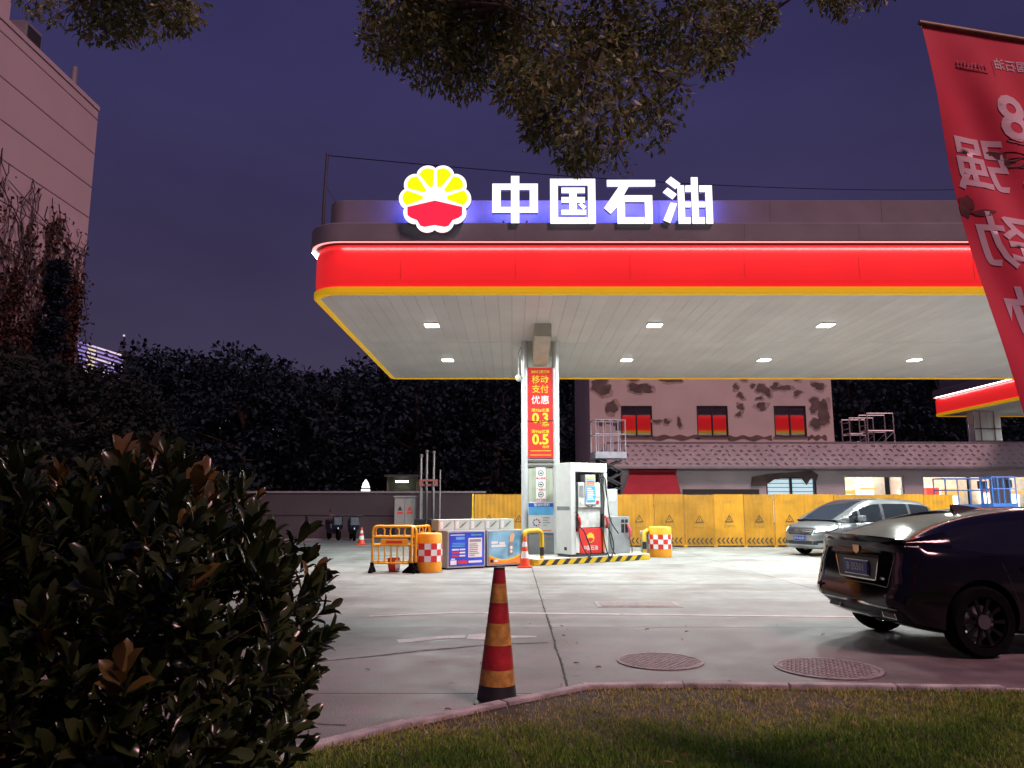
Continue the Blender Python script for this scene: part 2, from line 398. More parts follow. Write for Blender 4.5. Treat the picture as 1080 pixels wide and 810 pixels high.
# grass blades
def pip(x, y, P):
    ins = np.zeros(len(x), bool); j = len(P)-1
    for i in range(len(P)):
        xi, yi = P[i]; xj, yj = P[j]
        c = ((yi > y) != (yj > y)) & (x < (xj-xi)*(y-yi)/(yj-yi+1e-12)+xi); ins ^= c; j = i
    return ins
def fbm(x, y, seed=0):
    r = np.random.default_rng(seed); v = np.zeros_like(x)
    for o in range(6):
        a, b, p = r.uniform(-1, 1, 2)*2**o*.8, r.uniform(-1, 1, 2)*2**o*.8, r.uniform(0, 6, 2)
        v += (np.sin(x*a[0]+y*a[1]+p[0]) + np.sin(x*b[0]+y*b[1]+p[1]))/1.6**o
    return v/3.
GN = 230000
gx = rng.uniform(-2.6, 6.4, GN); gy = rng.uniform(2.9, 6.75, GN)
turf = [(v[0], v[1]) for v in offset_line(kp, -.07)] + [(14, -6), (-9, -6), (-9, 1.5)]
k = pip(gx, gy, turf); gx, gy = gx[k], gy[k]
f1 = fbm(gx*2.1, gy*2.1, 1); seam = (np.minimum(np.abs((gx*.98+gy*.2) % .62 - .31), np.abs((gy-.25*gx) % .95 - .475)*1.0))
keep = rng.random(len(gx)) < np.clip(.72 + f1*.75, .07, 1) * np.where(seam < .018, .35, 1)
gx, gy, f1 = gx[keep], gy[keep], f1[keep]; n = len(gx)
az = rng.uniform(0, 2*PI, n); tilt = rng.uniform(.1, .95, n)
dirs = np.stack([np.cos(az)*np.sin(tilt), np.sin(az)*np.sin(tilt), np.cos(tilt)], 1); nrm = unit(rng.normal(size=(n, 3)))
hz = (.028 + .022*rng.random(n)) * np.clip(1 + f1*.35, .6, 1.5)
GRASSM = rand_leaf('grass_blades', [(.07, .15, .022), (.17, .27, .042), (.29, .34, .08), (.45, .39, .12), (.58, .46, .19)], .75, .15, .25)
gm = leaf_mesh('grass', np.stack([gx, gy, np.full(n, KZ-.032)], 1), dirs, nrm, hz, np.full(n, .0065), GRASSM,
               np.clip(.40 + f1*-.62 + rng.normal(0, .15, n), 0, 1), fold=.0, simple=True)
g = stuff(link('grass', gm)); g['label'] = 'short trampled turf with brown patches in front of the kerb'; g['category'] = 'grass'

# manhole covers and the drain cover
IRON = pm('cast_iron', (.27, .24, .235), .75, .0, var=.3, scale=14, bump=.3)
def manhole(px, py, r, label, name='manhole_cover'):
    p = gr(px, py); t = thing(name, label, 'manhole cover', (p.x, p.y, 0), random.uniform(0, 1))
    part('frame', MB().lathe([(r*1.0, .0005), (r*1.0, .010), (r*.92, .010), (r*.92, .0005)], 48, cap=False), IRON, t, 30)
    part('lid', MB().lathe([(r*.91, .0006), (r*.91, .006)], 48), IRON, t)
    m = MB(); q = .052
    nn = int(r*.88/q)
    for i in range(-nn, nn+1):
        for j in range(-nn, nn+1):
            x, y = i*q, j*q
            if x*x+y*y < (r*.86)**2: m.box((x, y, .008), (q*.62, q*.62, .006), rz=.0)
    m.lathe([(r*.905, .006), (r*.905, .0105), (r*.88, .0105), (r*.88, .006)], 40, cap=False)
    stuff(part('tread_stud', m, IRON, t))
manhole(696, 697.5, .41, 'round iron manhole cover straight behind the lawn, left of the two round ones')
manhole(873, 705, .47, 'larger round manhole cover near the rear of the black sedan')
p = gr(672, 637.5); t = thing('drain_cover', 'rectangular flush drain cover beyond the white line', 'drain cover', (p.x, p.y, 0))
part('frame', MB().b2(-.62, .62, -.32, .32, .0005, .006), CONC, t)
for i in range(2): part('lid', MB().b2(-.55 + i*.555, -.005 + i*.555, -.25, .25, .0068, .012), IRON, t, bevel=.003)

# ================================================================== MAIN CANOPY
REDF = pm('red_fascia', (.80, .012, .012), .32, var=.12, scale=.5, world=True, emis=(1., .026, .030), es=.55)  # own glow of the red face stands for the strip lamp's wash
YELF = pm('yellow_trim', (.80, .50, .01), .4, var=.05, emis=(1., .55, .005), es=.34)
STRIP = emit('strip_light', (1., .40, .40), 1.3)
STRIPW = emit('strip_light_white', (1., .97, .97), 9.)
LAMPM = emit('lamp_diffuser', (1., .98, .93), 16.)
def outline(x0, x1, y0, y1, off, rad):
    return rrect(x0-off, x1+off, y0-off, y1+off, [max(.03, q+off) for q in rad], 8)
def sweep(x0, x1, y0, y1, rad, prof):
    m = MB(); rings = [outline(x0, x1, y0, y1, o, rad) for o, z in prof]; n = len(rings[0])
    for rg, (o, z) in zip(rings, prof): m.v += [(p[0], p[1], z) for p in rg]
    for i in range(len(prof)-1):
        for k in range(n): m.f.append((i*n+k, i*n+(k+1) % n, (i+1)*n+(k+1) % n, (i+1)*n+k)); m.mi.append(0)
    return m
def canopy(name, label, x0, x1, y0, y1, H, rad, seams, pitch=.3):
    t = thing(name, label, 'canopy', (0, 0, 0)); A = (x0, x1, y0, y1, rad)
    part('fascia', sweep(*A, [(0, H+.115), (.03, H+.16), (.045, H+.3), (.045, H+.85), (.02, H+1.02), (-.02, H+1.07)]), REDF, t, 50)
    part('trim', sweep(*A, [(-.06, H+.02), (-.06, H-.03), (.05, H-.03), (.075, H-.005), (.075, H+.11), (.04, H+.125), (0, H+.125)]), YELF, t, 40)
    part('light_strip', sweep(*A, [(.07, H+1.088), (.15, H+1.088)]), STRIP, t)
    part('light_strip', MB().b2(x0-.165, x0-.075, y0+.55, y1-.4, H+1.062, H+1.086), STRIPW, t)
    part('lower_parapet', sweep(*A, [(-.03, H+1.09), (.16, H+1.093), (.175, H+1.11), (.175, H+1.48), (.15, H+1.505), (-.23, H+1.505)]), GREYP, t, 40)
    part('upper_parapet', sweep(*A, [(-.22, H+1.49), (-.22, H+2.15), (-.25, H+2.17), (-.42, H+2.17), (-.42, H+1.9)]), GREYP, t, 40)
    SEAM = pm('fascia_seam', (.30, .006, .008), .5); SEAM2 = pm('parapet_seam', (.16, .155, .16), .6); xx = x0+1.9
    while xx < x1-.8:
        part('fascia_joint', MB().b2(xx-.004, xx+.004, y0-.0475, y0-.0452, H+.29, H+.86), SEAM, t)
        part('parapet_joint', MB().b2(xx-.006, xx+.006, y0-.178, y0-.1752, H+1.12, H+1.47), SEAM2, t); part('parapet_joint', MB().b2(xx+.7, xx+.712, y0+.217, y0+.2197, H+1.51, H+2.14), SEAM2, t)
        xx += 2.44
    m = MB(); pl = outline(x0, x1, y0, y1, -.3, rad); m.prism(pl, 'z', H+1.84, H+1.88); part('roof', m, GREYP, t)
    m = MB(); pl = outline(x0, x1, y0, y1, -.05, rad); m.prism(pl, 'z', H+.03, H+.06); part('soffit', m, MGREY, t)
    # ceiling strips running front to back, in rows
    ys = [y0+.06] + seams + [y1-.06]; n = int((x1-x0-.12)/pitch); w = (x1-x0-.12)/n
    for r in range(len(ys)-1):
        L = ys[r+1]-ys[r]-.02
        full = MB().b2(-w/2+.0028, w/2-.0028, -L/2, L/2, 0, .012).mesh('ceiling_panel', OFFWHITE, bevel=.002, seg=1)
        for i in range(n):
            xc = x0+.06+(i+.5)*w; yc = (ys[r]+ys[r+1])/2; me = full; a = 0
            if r == 0 and i*w < rad[0]:                       # follow the round corner
                q = rad[0]-(i*w+w*.5); cut = max(0, rad[0]-math.sqrt(max(rad[0]**2-q*q, 0)))
                me = MB().b2(-w/2+.0028, w/2-.0028, -L/2+cut, L/2, 0, .012).mesh('ceiling_panel', OFFWHITE)
            link('ceiling_panel', me, t, (xc, yc, H-.002+random.uniform(0, .002)))
    return t
HC = 5.9; CX0, CX1, CY0, CY1 = -4.27, 20.2, 15.85, 27.2
canopy('station_canopy', 'large petrol station canopy with red fascia and yellow trim over the forecourt', CX0, CX1, CY0, CY1, HC, (.62, .62, .2, .2), [20.95])
C2 = dict(x0=25.6, x1=45, y0=33, y1=46.2, H=6.65)
canopy('distant_canopy', 'smaller far canopy with red fascia showing beside the red banner', C2['x0'], C2['x1'], C2['y0'], C2['y1'], C2['H'], (.6, .6, .25, .25), [39.5], .6)

# the linear lamp under the front parapet washing the fascia
ld = bpy.data.lights.new('fascia_wash', 'AREA'); ld.shape = 'RECTANGLE'; ld.size = CX1-CX0-1.2; ld.size_y = .05; ld.energy = 85; ld.color = (1., .9, .9)
link('fascia_wash', ld, bpy.data.objects['station_canopy'], ((CX0+CX1)/2, CY0-.115, HC+1.08), (R(-12), 0, 0))
# ceiling lamps with their light
lamp_first = None
def ceiling_lamp(x, y, H, label, power, grp):
    t = thing('ceiling_light', label, 'ceiling light', (x, y, H), 0, grp)
    part('housing', MB().prism(rrect(-.2, .2, -.2, .2, .03, 3), 'z', -.028, -.004), WHITE, t, bevel=.004)
    part('diffuser', MB().b2(-.165, .165, -.165, .165, -.04, -.0285), LAMPM, t)
    ld = bpy.data.lights.new('lamp_light', 'AREA'); ld.shape = 'SQUARE'; ld.size = .33; ld.energy = power; ld.color = (.92, 1., .95); ld.spread = R(168)
    link('lamp_light', ld, t, (0, 0, -.05))
LP = 480
rows = {18.75: 'front', 23.5: 'rear'}
names = {-2.0: 'leftmost lamp of the %s row, over the yellow barriers', 3.56: 'second lamp from the left in the %s row of the canopy ceiling',
         7.83: 'third lamp from the left in the %s row of the canopy ceiling', 12.5: 'fourth lamp from the left in the %s row of the canopy ceiling', 17.2: 'last lamp of the %s row, far right end of the canopy'}
for y, rn in rows.items():
    for x, lb in names.items():
        ceiling_lamp(x, y, HC-.002, 'square flush ' + lb % rn, LP, 'lamps in the canopy ceiling')
for i, (x, y) in enumerate(((30, 37), (30, 43))):
    ceiling_lamp(x, y, C2['H'], ('square lamp under the far canopy, front one', 'square lamp under the far canopy, rear one')[i], 220, 'lamps under the far canopy')

# ------------------------------------------------------------------ illuminated sign
SIGNW = emit('sign_white', (1., .99, 1.), 1.25)
SIGNY = emit('sign_yellow', (1., .93, .0), 1.25)
SIGNR = emit('sign_red', (1., .02, .06), .92)
HALO = emit('halo_blue', (.14, .15, 1.), 22.)
EDGE = pm('sign_edge', (.25, .25, .28), .4)
SY = 15.60
def zp(x, y): p = at(510 + x*.2315, 170 + y*.2315, SY); return (p.x, p.z)
def bar(x0, y0, x1, y1): a, b = zp(x0, y0), zp(x1, y1); return [(a[0], b[1]), (b[0], b[1]), (b[0], a[1]), (a[0], a[1])]
def frame(x0, y0, x1, y1, tx, ty): return [bar(x0, y0, x0+tx, y1), bar(x1-tx, y0, x1, y1), bar(x0+tx+.2, y0, x1-tx-.2, y0+ty), bar(x0+tx+.2, y1-ty, x1-tx-.2, y1)]
def pol(*P): return [zp(*p) for p in P]
GL = {
 'first': ('zhong', [bar(125, 67, 163, 280)] + [bar(40, 102, 78, 233), bar(78.2, 102, 124.8, 128), bar(78.2, 208, 124.8, 233), bar(163.2, 102, 210, 128), bar(163.2, 208, 210, 233), bar(210.2, 102, 248, 233)]),
 'second': ('guo', frame(303, 80, 512, 283, 37, 28) + [bar(355, 120, 462, 143), bar(355, 163, 462, 187), bar(355, 221, 468, 243), bar(391, 143.2, 425, 162.8), bar(391, 187.2, 425, 220.8), pol((433, 196), (447, 190), (468, 206), (456, 218))]),
 'third': ('shi', [bar(562, 85, 782, 113), pol((618, 113.3), (662, 113.3), (607.8, 208), (580, 238), (550, 212))] + frame(608, 155, 772, 283, 38, 28)),
 'fourth': ('you', [pol((830, 92), (853, 70), (897, 102), (875, 125)), pol((818, 140), (838, 120), (880, 150), (862, 172)), pol((852, 188), (882, 192), (852, 280), (820, 267))] + [bar(945, 73, 983, 283), bar(884, 110, 920, 283), bar(1010, 110, 1047, 283)] + [bar(a, y0, b, y1) for a, b in ((920.2, 944.8), (983.2, 1009.8)) for y0, y1 in ((110, 138), (184, 208), (255, 283))]),
}
sign_lb = {'first': 'glowing white character 中 on the canopy parapet, next to the round emblem', 'second': 'glowing white boxed character 国, second of the four on the parapet',
           'third': 'glowing white character 石, third on the parapet, below the overhanging leaves', 'fourth': 'glowing white character 油, last of the four on the parapet'}
for k, (py, polys) in GL.items():
    cx = sum(p[0] for q in polys for p in q)/sum(len(q) for q in polys); z0 = min(p[1] for q in polys for p in q)
    t = thing('illuminated_letter', sign_lb[k], 'sign letter', (cx, SY, z0), 0, 'illuminated characters on the parapet')
    f, b_, h_ = MB(), MB(), MB()
    for q in polys:
        q = [(p[0]-cx, p[1]-z0) for p in q]; f.prism(q, 'y', 0, .03); b_.prism(q, 'y', .031, .12)
        c = (sum(p[0] for p in q)/len(q), sum(p[1] for p in q)/len(q)); h_.prism([(c[0]+(p[0]-c[0])*.8, c[1]+(p[1]-c[1])*.8) for p in q], 'y', .121, .126)
    part('face', f, SIGNW, t); part('return', b_, EDGE, t); part('back_light', h_, HALO, t)
    for dx in (-.25, .25): part('bracket', MB().b2(dx-.02, dx+.02, .127, .5, .06, .1), GALV, t)
# emblem
ec = at(458.8, 209.3, SY-.1); k1 = (at(500, 209, SY-.1).x - at(400, 209, SY-.1).x)/100/8.1      # metres per zoomed pixel
t = thing('illuminated_emblem', 'round scalloped emblem, glowing yellow petals over a red half, on the canopy parapet', 'emblem', tuple(ec))
def scal(r0, r1, n=120, sh=0):
    P = []
    for i in range(n):
        a = 2*PI*i/n; w = abs(math.sin(5*(a-PI/2)))**.75; r = (r0+(r1-r0)*w)*k1; P.append((r*math.cos(a), r*math.sin(a)))
    return P
part('face', MB().prism(scal(272, 308), 'y', 0, .05), SIGNW, t)
part('return', MB().prism(scal(270, 305), 'y', .051, .16), EDGE, t)
part('back_light', MB().prism(scal(215, 250), 'y', .161, .168), HALO, t)
for k in range(6):
    ca = R(180-36*k); P = []
    for i in range(-6, 7):
        a = ca + R(18)*i/6*.86; w = abs(math.sin(5*(a-PI/2)))**.7; r = (232+(278-232)*w)*k1; P.append((r*math.cos(a), r*math.sin(a)))
    # taper to a blunt inner end
    inn = 105*k1; P += [(inn*math.cos(ca+R(8)), inn*math.sin(ca+R(8))), (inn*math.cos(ca-R(8)), inn*math.sin(ca-R(8)))]
    dz = 22*k1
    P = [(p[0], p[1]+dz*(.25 if k in (0, 5) else .15)) for p in P]
    part('petal', MB().prism(P, 'y', -.012, -.001), SIGNY, t)
rp = [(160, 472), (395, 415), (630, 472), (628, 545), (600, 568), (548, 590), (515, 640), (480, 650), (395, 634), (310, 650), (275, 640), (245, 590), (190, 568), (163, 545)]
part('red_half', MB().prism([((x-395)*k1, -(y-395)*k1) for x, y in rp], 'y', -.012, -.001), SIGNR, t)
for dx in (-.3, .3): part('bracket', MB().b2(dx-.03, dx+.03, .169, .6, .16, .22), GALV, t)

# mast and cable on the canopy
p = at(342, 204, 16.6); t = thing('mast', 'thin dark mast at the left end of the canopy roof', 'mast', (p.x, 16.6, HC+1.506))
part('pole', MB().tube([(0, 0, 0), (0, 0, .8), (.04, 0, at(342, 162, 16.6).z-HC-1.506)], .035, 8), DGREY, t, 40)
part('stay', MB().tube([(.04, 0, 1.2), (.36, .1, .66)], .008, 5), DGREY, t)
a = at(345, 164, 16.6); b = at(1120, 196, 30); P = []
for i in range(31):
    f = i/30; q = a.lerp(b, f); q.z -= .45*4*f*(1-f); P.append(q)
tag(part('overhead_cable', MB().tube(P, .011, 5), BLACK, None), 'thin black cable strung above the canopy from the mast', 'cable')

# ================================================================== COLUMN
FY = 20.75
def X(px, Y=FY): return (px-540)/FPX * Y / (_c)          # near the centre line
xl, xr = at(553.6, 470, FY).x, at(586.6, 470, FY).x; xc = (xl+xr)/2
TUBE = pm('pale_aluminium', (.70, .72, .74), .35, .25, var=.05)
CREAM = pm('column_cream', (.52, .54, .47), .45, var=.08, scale=2)
col = thing('canopy_column', 'steel clad canopy column with red poster and notices between two round corner posts', 'column', (xc, FY, .15))
def cz(py): return at(570, py, FY).z - .15
hw = (xr-xl)/2
part('shaft', MB().b2(-hw+.06, hw-.06, 0, .62, 0, HC-.153), CREAM, col, bevel=.01)
for s in (-1, 1):
    part('corner_post', MB().tube([(s*hw, .03, 0), (s*hw, .03, HC-.155)], .09, 16), TUBE, col, 40)
    part('corner_post', MB().tube([(s*hw, .6, 0), (s*hw, .6, HC-.155)], .09, 16), TUBE, col, 40)
part('base_cladding', MB().b2(-hw+.075, hw-.075, -.012, .0, .0, cz(563)), MGREY, col)
for py in (486, 491): part('band', MB().b2(-hw+.075, hw-.075, -.03, -.001, cz(py)-.03, cz(py)+.03), STEEL, col, bevel=.005)
for dx in (-.2, .2): part('edge_strip', MB().b2(dx-.035, dx+.035, -.008, .0, cz(528), cz(494)), pm('pale_green', (.42, .48, .36), .5), col)
# sloping box beam towards the front
m = MB(); yf = -2.1
A = [(-.19, 5.3), (.19, 5.3), (.19, HC-.16), (-.19, HC-.16)]
z1, z2 = HC-.155, HC-.155
vs = [(-.21, yf, z1), (.21, yf, z1), (.21, 0, z1), (-.21, 0, z1), (-.21, yf, z1-.33), (.21, yf, z1-.33), (.19, -.001, cz(386)), (-.19, -.001, cz(386))]
m.add(vs, [(0,1,2,3), (4,5,6,7), (0,1,5,4), (1,2,6,5), (2,3,7,6), (3,0,4,7)])
part('corbel_beam', m, pm('beam_beige', (.50, .48, .40), .5), col, bevel=.006)
# red poster
pz0, pz1 = cz(483), cz(388); pw = hw-.09
po = part('poster', MB().b2(-pw, pw, -.02, -.003, pz0, pz1), PRINTR, col)
def ptxt(t, size, mat, x, py, bold=.0, sc=(1, 1, 1), par=po, y=-.024): return txt(t, size, mat, par, (x, y, cz(py)), bold=bold, sc=sc)
ptxt('油站优惠活动', .085, PRINTY, 0, 392.5, .002)
ptxt('移动', .235, PRINTY, 0, 401, .002); ptxt('支付', .235, PRINTY, 0, 411, .002); ptxt('优惠', .25, PRINTW, 0, 422.5, .002)
ptxt('限92#优惠', .105, PRINTY, 0, 433, .0012); ptxt('0.3', .37, PRINTY, 0, 441.5, .012); ptxt('元/升', .085, PRINTY, .14, 448.5, .002)
ptxt('限95#优惠', .105, PRINTY, 0, 455.5, .0012); ptxt('0.5', .37, PRINTY, 0, 464, .012); ptxt('元/升', .085, PRINTY, .14, 471.5, .002)
for py in (475.5, 480): part('print_rule', MB().b2(-pw+.05, pw-.05, -.024, -.021, cz(py)-.008, cz(py)+.008), PRINTY, po)
part('hanging_rope', MB().tube([(-hw-.02, -.03, cz(444)), (0, -.045, cz(444.5)), (hw+.02, -.03, cz(443))], .008, 5), DGREY, col)
# pictogram notices
no = part('notice_strip', MB().b2(-.13, .13, -.016, -.003, cz(529), cz(492)), PRINTW, col)
for i, (py, s) in enumerate(((499, '熄火加油'), (511, '严禁烟火'), (521.5, '禁打手机'))):
    r = .075
    part('pictogram', MB().lathe([(r, -.019), (r, -.0165), (r*.8, -.0165), (r*.8, -.019)], 20, (0, 0, cz(py)), 'y', cap=False), PRINTK, no)
    part('pictogram', MB().box((0, -.0185, cz(py)), (.07, .003, .03), M=None), PRINTK, no)
    txt(s, .062, PRINTR, no, (0, -.019, cz(py+5.6)), bold=.0015)
bd = part('information_board', MB().b2(-pw-.005, pw+.005, -.02, -.003, cz(562.5), cz(529.7)), PRINTW, col)
part('print_header', MB().b2(-pw+.005, pw-.005, -.023, -.0205, cz(543), cz(530.5)), PRINTSKY, bd)
part('print_header', MB().b2(-pw+.005, pw-.005, -.026, -.0235, cz(534.5), cz(530.5)), PRINTB, bd)
txt('加油站须知', .085, PRINTW, bd, (.02, -.028, cz(532.6)), bold=.002)
for i in range(8):
    a = 2*PI*i/8; part('print_dot', MB().box((-.12+.085*math.cos(a), -.022, cz(551)+.085*math.sin(a)), (.035, .003, .035)), (PRINTK, PRINTR, PRINTB)[i % 3], bd)
for i in range(4): part('print_rule', MB().b2(.05, .05+(.18, .14, .19, .1)[i], -.023, -.0205, cz(546+2.6*i)-.01, cz(546+2.6*i)+.008), MGREY, bd)
part('print_rule', MB().b2(-pw+.05, pw-.06, -.023, -.0205, cz(559.5)-.012, cz(559.5)+.012), PRINTO, bd)
part('print_rule', MB().b2(-pw+.01, pw-.01, -.023, -.0205, cz(562)-.012, cz(562)+.005), PRINTB, bd)
# camera on the column
t = thing('security_camera', 'small white dome camera on the left post of the canopy column', 'camera', (xl-.13, FY-.02, .15))
part('bracket', MB().tube([(0.03, .02, cz(366)), (-.04, 0, cz(372)), (-.04, 0, cz(396))], .015, 6), GALV, t)
part('dome', MB().lathe([(.005, cz(402.5)), (.06, cz(401.5)), (.085, cz(399.5)), (.085, cz(397)), (.05, cz(395.5)), (.01, cz(395))], 14, (-.04, 0, 0)), WHITE, t, 50)

# ================================================================== PUMP ISLAND
PHI = R(34); IQ = Vector((1.5, 19.45, 0))
isl = thing('pump_island', 'raised concrete pump island edged with yellow and black stripes', 'pump island', tuple(IQ), PHI)
IU0, IU1, IW = -1.12, 2.75, 2.75
part('plinth', MB().prism(rrect(IU0, IU1, 0, IW, (.12, .25, .25, .12), 5), 'z', 0.0, .15), pm('island_concrete', (.45, .44, .42), .8, var=.15, scale=3), isl)
yk = rrect(IU0-.012, IU1+.012, -.012, IW+.012, (.12, .26, .26, .12), 5)
m = MB(); nn = len(yk)
m.v += [(p[0], p[1], z) for z in (.004, .135) for p in yk]; m.f += [(k, (k+1) % nn, nn+(k+1) % nn, nn+k) for k in range(nn)]; m.mi += [0]*nn
part('kerb_paint', m, YEL, isl)
sw = .17; u = IU0+.1
while u < IU1-.45:
    part('stripe', MB().prism([(u, .006), (u+sw*.9, .006), (u+sw*.9+.14, .134), (u+.14, .134)], 'y', -.016, -.0135), PRINTK, isl); u += sw*2
for i in range(6):
    v = .25+i*.38
    part('stripe', MB().prism([(v, .006), (v+sw, .006), (v+sw+.1, .134), (v+.1, .134)], 'x', IU1+.0135, IU1+.0165), PRINTK, isl)
    part('stripe', MB().prism([(v, .006), (v+sw, .006), (v+sw+.1, .134), (v+.1, .134)], 'x', IU0-.0165, IU0-.0135), PRINTK, isl)
def onisl(u, v, z=.15):
    c, s = math.cos(PHI), math.sin(PHI); return (IQ.x + u*c - v*s, IQ.y + u*s + v*c, z)

# ------------------------------------------------------------------ dispenser
HOSE = pm('hose_black', (.015, .015, .016), .45)
d = thing('fuel_dispenser', 'tall white fuel dispenser with blue screen and red lower panel on the island', 'fuel dispenser', onisl(.07, .14), PHI)
DW, DD, DH = 1.22, .62, 2.36
part('side_cabinet', MB().b2(0, .16, 0, DD, .06, DH-.0), WHITE, d, bevel=.015)
part('side_cabinet', MB().b2(DW-.12, DW, 0, DD, .06, DH-.24), WHITE, d, bevel=.015)
part('header', MB().b2(.1605, DW, 0, DD, DH-.235, DH), WHITE, d, bevel=.015)
part('base', MB().b2(.02, DW-.02, .03, DD-.03, 0, .06), DGREY, d)
part('side_groove', MB().b2(-.004, .0, .05, DD-.05, DH*.49, DH*.53), MGREY, d)
part('side_vent', MB().b2(-.006, .0, .18, .28, .16, .24), BLACKP, d)
part('core', MB().b2(.16, DW-.12, .22, DD-.05, .06, DH-.24), DGREY, d)
part('header_shade', MB().prism([(.36+.26*(1+math.cos(a)), DH-.225+.09*math.sin(a)) for a in [PI*i/10 for i in range(11)]], 'y', -.01, -.001), OFFWHITE, d)
hd = part('display_head', MB().b2(.29, 1.03, .05, .5, 1.22, 1.86), WHITE, d, bevel=.02)
part('display_tower', MB().b2(.5, .84, .02, .4, 1.3, 2.06), WHITE, d, bevel=.015)
SCR = emit('screen_blue', (.05, .25, .85), .9)
sc_ = part('screen', MB().b2(.53, .81, .008, .0195, 1.38, 1.76), SCR, d)
for i in range(6): part('screen_text', MB().b2(.55, .55+random.uniform(.1, .24), .003, .0075, 1.42+i*.055, 1.445+i*.055), emit('screen_text', (.7, .85, 1), .9), sc_)
hp = part('display_print', MB().b2(.53, .81, .008, .0195, 1.79, 2.02), PRINTW, d)
for i, mt in enumerate((PRINTO, PRINTR, PRINTSKY, PRINTY)): part('print_block', MB().b2(.545, .80, .003, .0075, 1.81+i*.05, 1.845+i*.05), mt, hp)
for x in (.39, .92):
    part('meter_window', MB().b2(x-.06, x+.06, .036, .049, 1.5, 1.78), (MGREY if x < .5 else REFL), d)
    part('nozzle_badge', MB().lathe([(.045, .03), (.045, .049)], 14, (x, 0, 1.36), 'y'), PRINTR if x > .5 else PRINTW, d)
for i in range(8):
    part('key_pad', MB().b2(.5+i*.045, .53+i*.045, .03, .049, 1.235+.03*(i % 2), 1.26+.03*(i % 2)), PRINTK if i % 3 else REFL, d)
part('mid_panel', MB().b2(.29, 1.05, .10, .22, .72, 1.21), pm('worn_white_panel', (.66, .66, .65), .5, var=.18, scale=7), d)
rpn = part('red_panel', MB().b2(.29, 1.05, .06, .22, .07, .70), PRINTR, d, bevel=.008)
txt('中国石油', .125, PRINTW, rpn, (.67, .055, .2), bold=.002)
def mini_emblem(par, x, y, z, r):
    P = [((r*(.88+.12*abs(math.sin(5*(2*PI*i/60-PI/2))))*math.cos(2*PI*i/60)) + x, r*(.88+.12*abs(math.sin(5*(2*PI*i/60-PI/2))))*math.sin(2*PI*i/60)+z) for i in range(60)]
    part('emblem', MB().prism(P, 'y', y-.006, y), PRINTY, par)
    part('emblem', MB().prism([(x+r*.78*math.cos(a), z+r*.78*math.sin(a)) for a in [PI+R(12)+(PI-R(24))*i/10 for i in range(11)]] + [(x, z+r*.05)], 'y', y-.010, y-.0065), PRINTR, par)
mini_emblem(rpn, .67, .058, .46, .13)
for s, x in ((-1, .225), (1, 1.13)):
    part('boot', MB().b2(x-.06, x+.06, .03, .2, .72, 1.06), DGREY, d, bevel=.01)
    part('boot_label', MB().b2(x-.055, x+.055, .02, .2, .10, .62), PRINTW if s < 0 else PRINTO, d)
    nz_ = MB().tube([(x, .02, 1.0), (x, -.06, .96), (x+.015, -.07, .82), (x+.02, -.02, .70)], [.03, .035, .03, .022], 8)
    part('nozzle', nz_, PRINTR, d, 50)
def hose(P, par, r=.016):
    P = [Vector(p) for p in P]; Q = []
    for i in range(len(P)-1):
        p0, p1, p2, p3 = P[max(i-1, 0)], P[i], P[i+1], P[min(i+2, len(P)-1)]
        for k in range(6):
            t = k/6; Q.append(.5*((2*p1)+(p2-p0)*t+(2*p0-5*p1+4*p2-p3)*t*t+(3*p1-p0-3*p2+p3)*t**3))
    Q.append(P[-1]); return part('hose', MB().tube(Q, r, 7), HOSE, par, 60)
hose([(.2, .1, 2.1), (.19, -.02, 1.6), (.18, -.04, 1.0), (.22, -.08, .45), (.4, -.16, .03), (.52, -.14, .06), (.5, -.1, .3), (.36, -.08, .62), (.245, -.05, .74)], d)
hose([(.98, .1, 2.1), (1.08, -.02, 1.6), (1.05, -.03, 1.0), (1.0, -.08, .5), (1.06, -.16, .05), (1.2, -.16, .01), (1.3, -.12, .25), (1.24, -.09, .55), (1.15, -.05, .74)], d)
hose([(1.0, .08, 2.12), (1.12, -.03, 1.95), (1.2, 0, 1.5), (1.36, .06, .9), (1.62, .05, .55)], d)
part('hose_arm', MB().tube([(1.0, .1, 2.13), (1.1, .0, 2.0)], .02, 6), GALV, d)

g = thing('nozzle_stand', 'grey steel nozzle stand with a pink handled nozzle, right of the dispenser', 'nozzle stand', onisl(1.75, .5), PHI)
part('cabinet', MB().b2(0, .62, 0, .5, 0, .98), MGREY, g, bevel=.01)
part('back_panel', MB().b2(.28, .66, .5, .6, 0, 1.72), pm('light_grey_steel', (.48, .49, .50), .4, .2), g, bevel=.01)
part('back_panel_label', MB().b2(.36, .56, .493, .4995, 1.4, 1.64), PRINTW, g)
part('opening', MB().b2(.32, .56, -.006, .0, .55, .9), BLACKP, g); part('opening_bar', MB().b2(.42, .45, -.012, -.0065, .55, .9), STEEL, g); part('opening_bar', MB().b2(.32, .56, -.012, -.0065, .78, .81), STEEL, g)
PINK = pm('pink_plastic', (.6, .09, .14), .4)
part('nozzle', MB().tube([(.52, -.03, .78), (.54, -.09, .66), (.56, -.1, .5), (.55, -.04, .4)], [.03, .045, .04, .025], 8), PINK, g, 50)
hose([(.55, -.05, .42), (.58, -.12, .15), (.45, -.2, -.1), (.15, -.25, -.12), (-.1, -.22, -.0), (-.2, -.16, .3), (-.22, -.12, .8)], g)

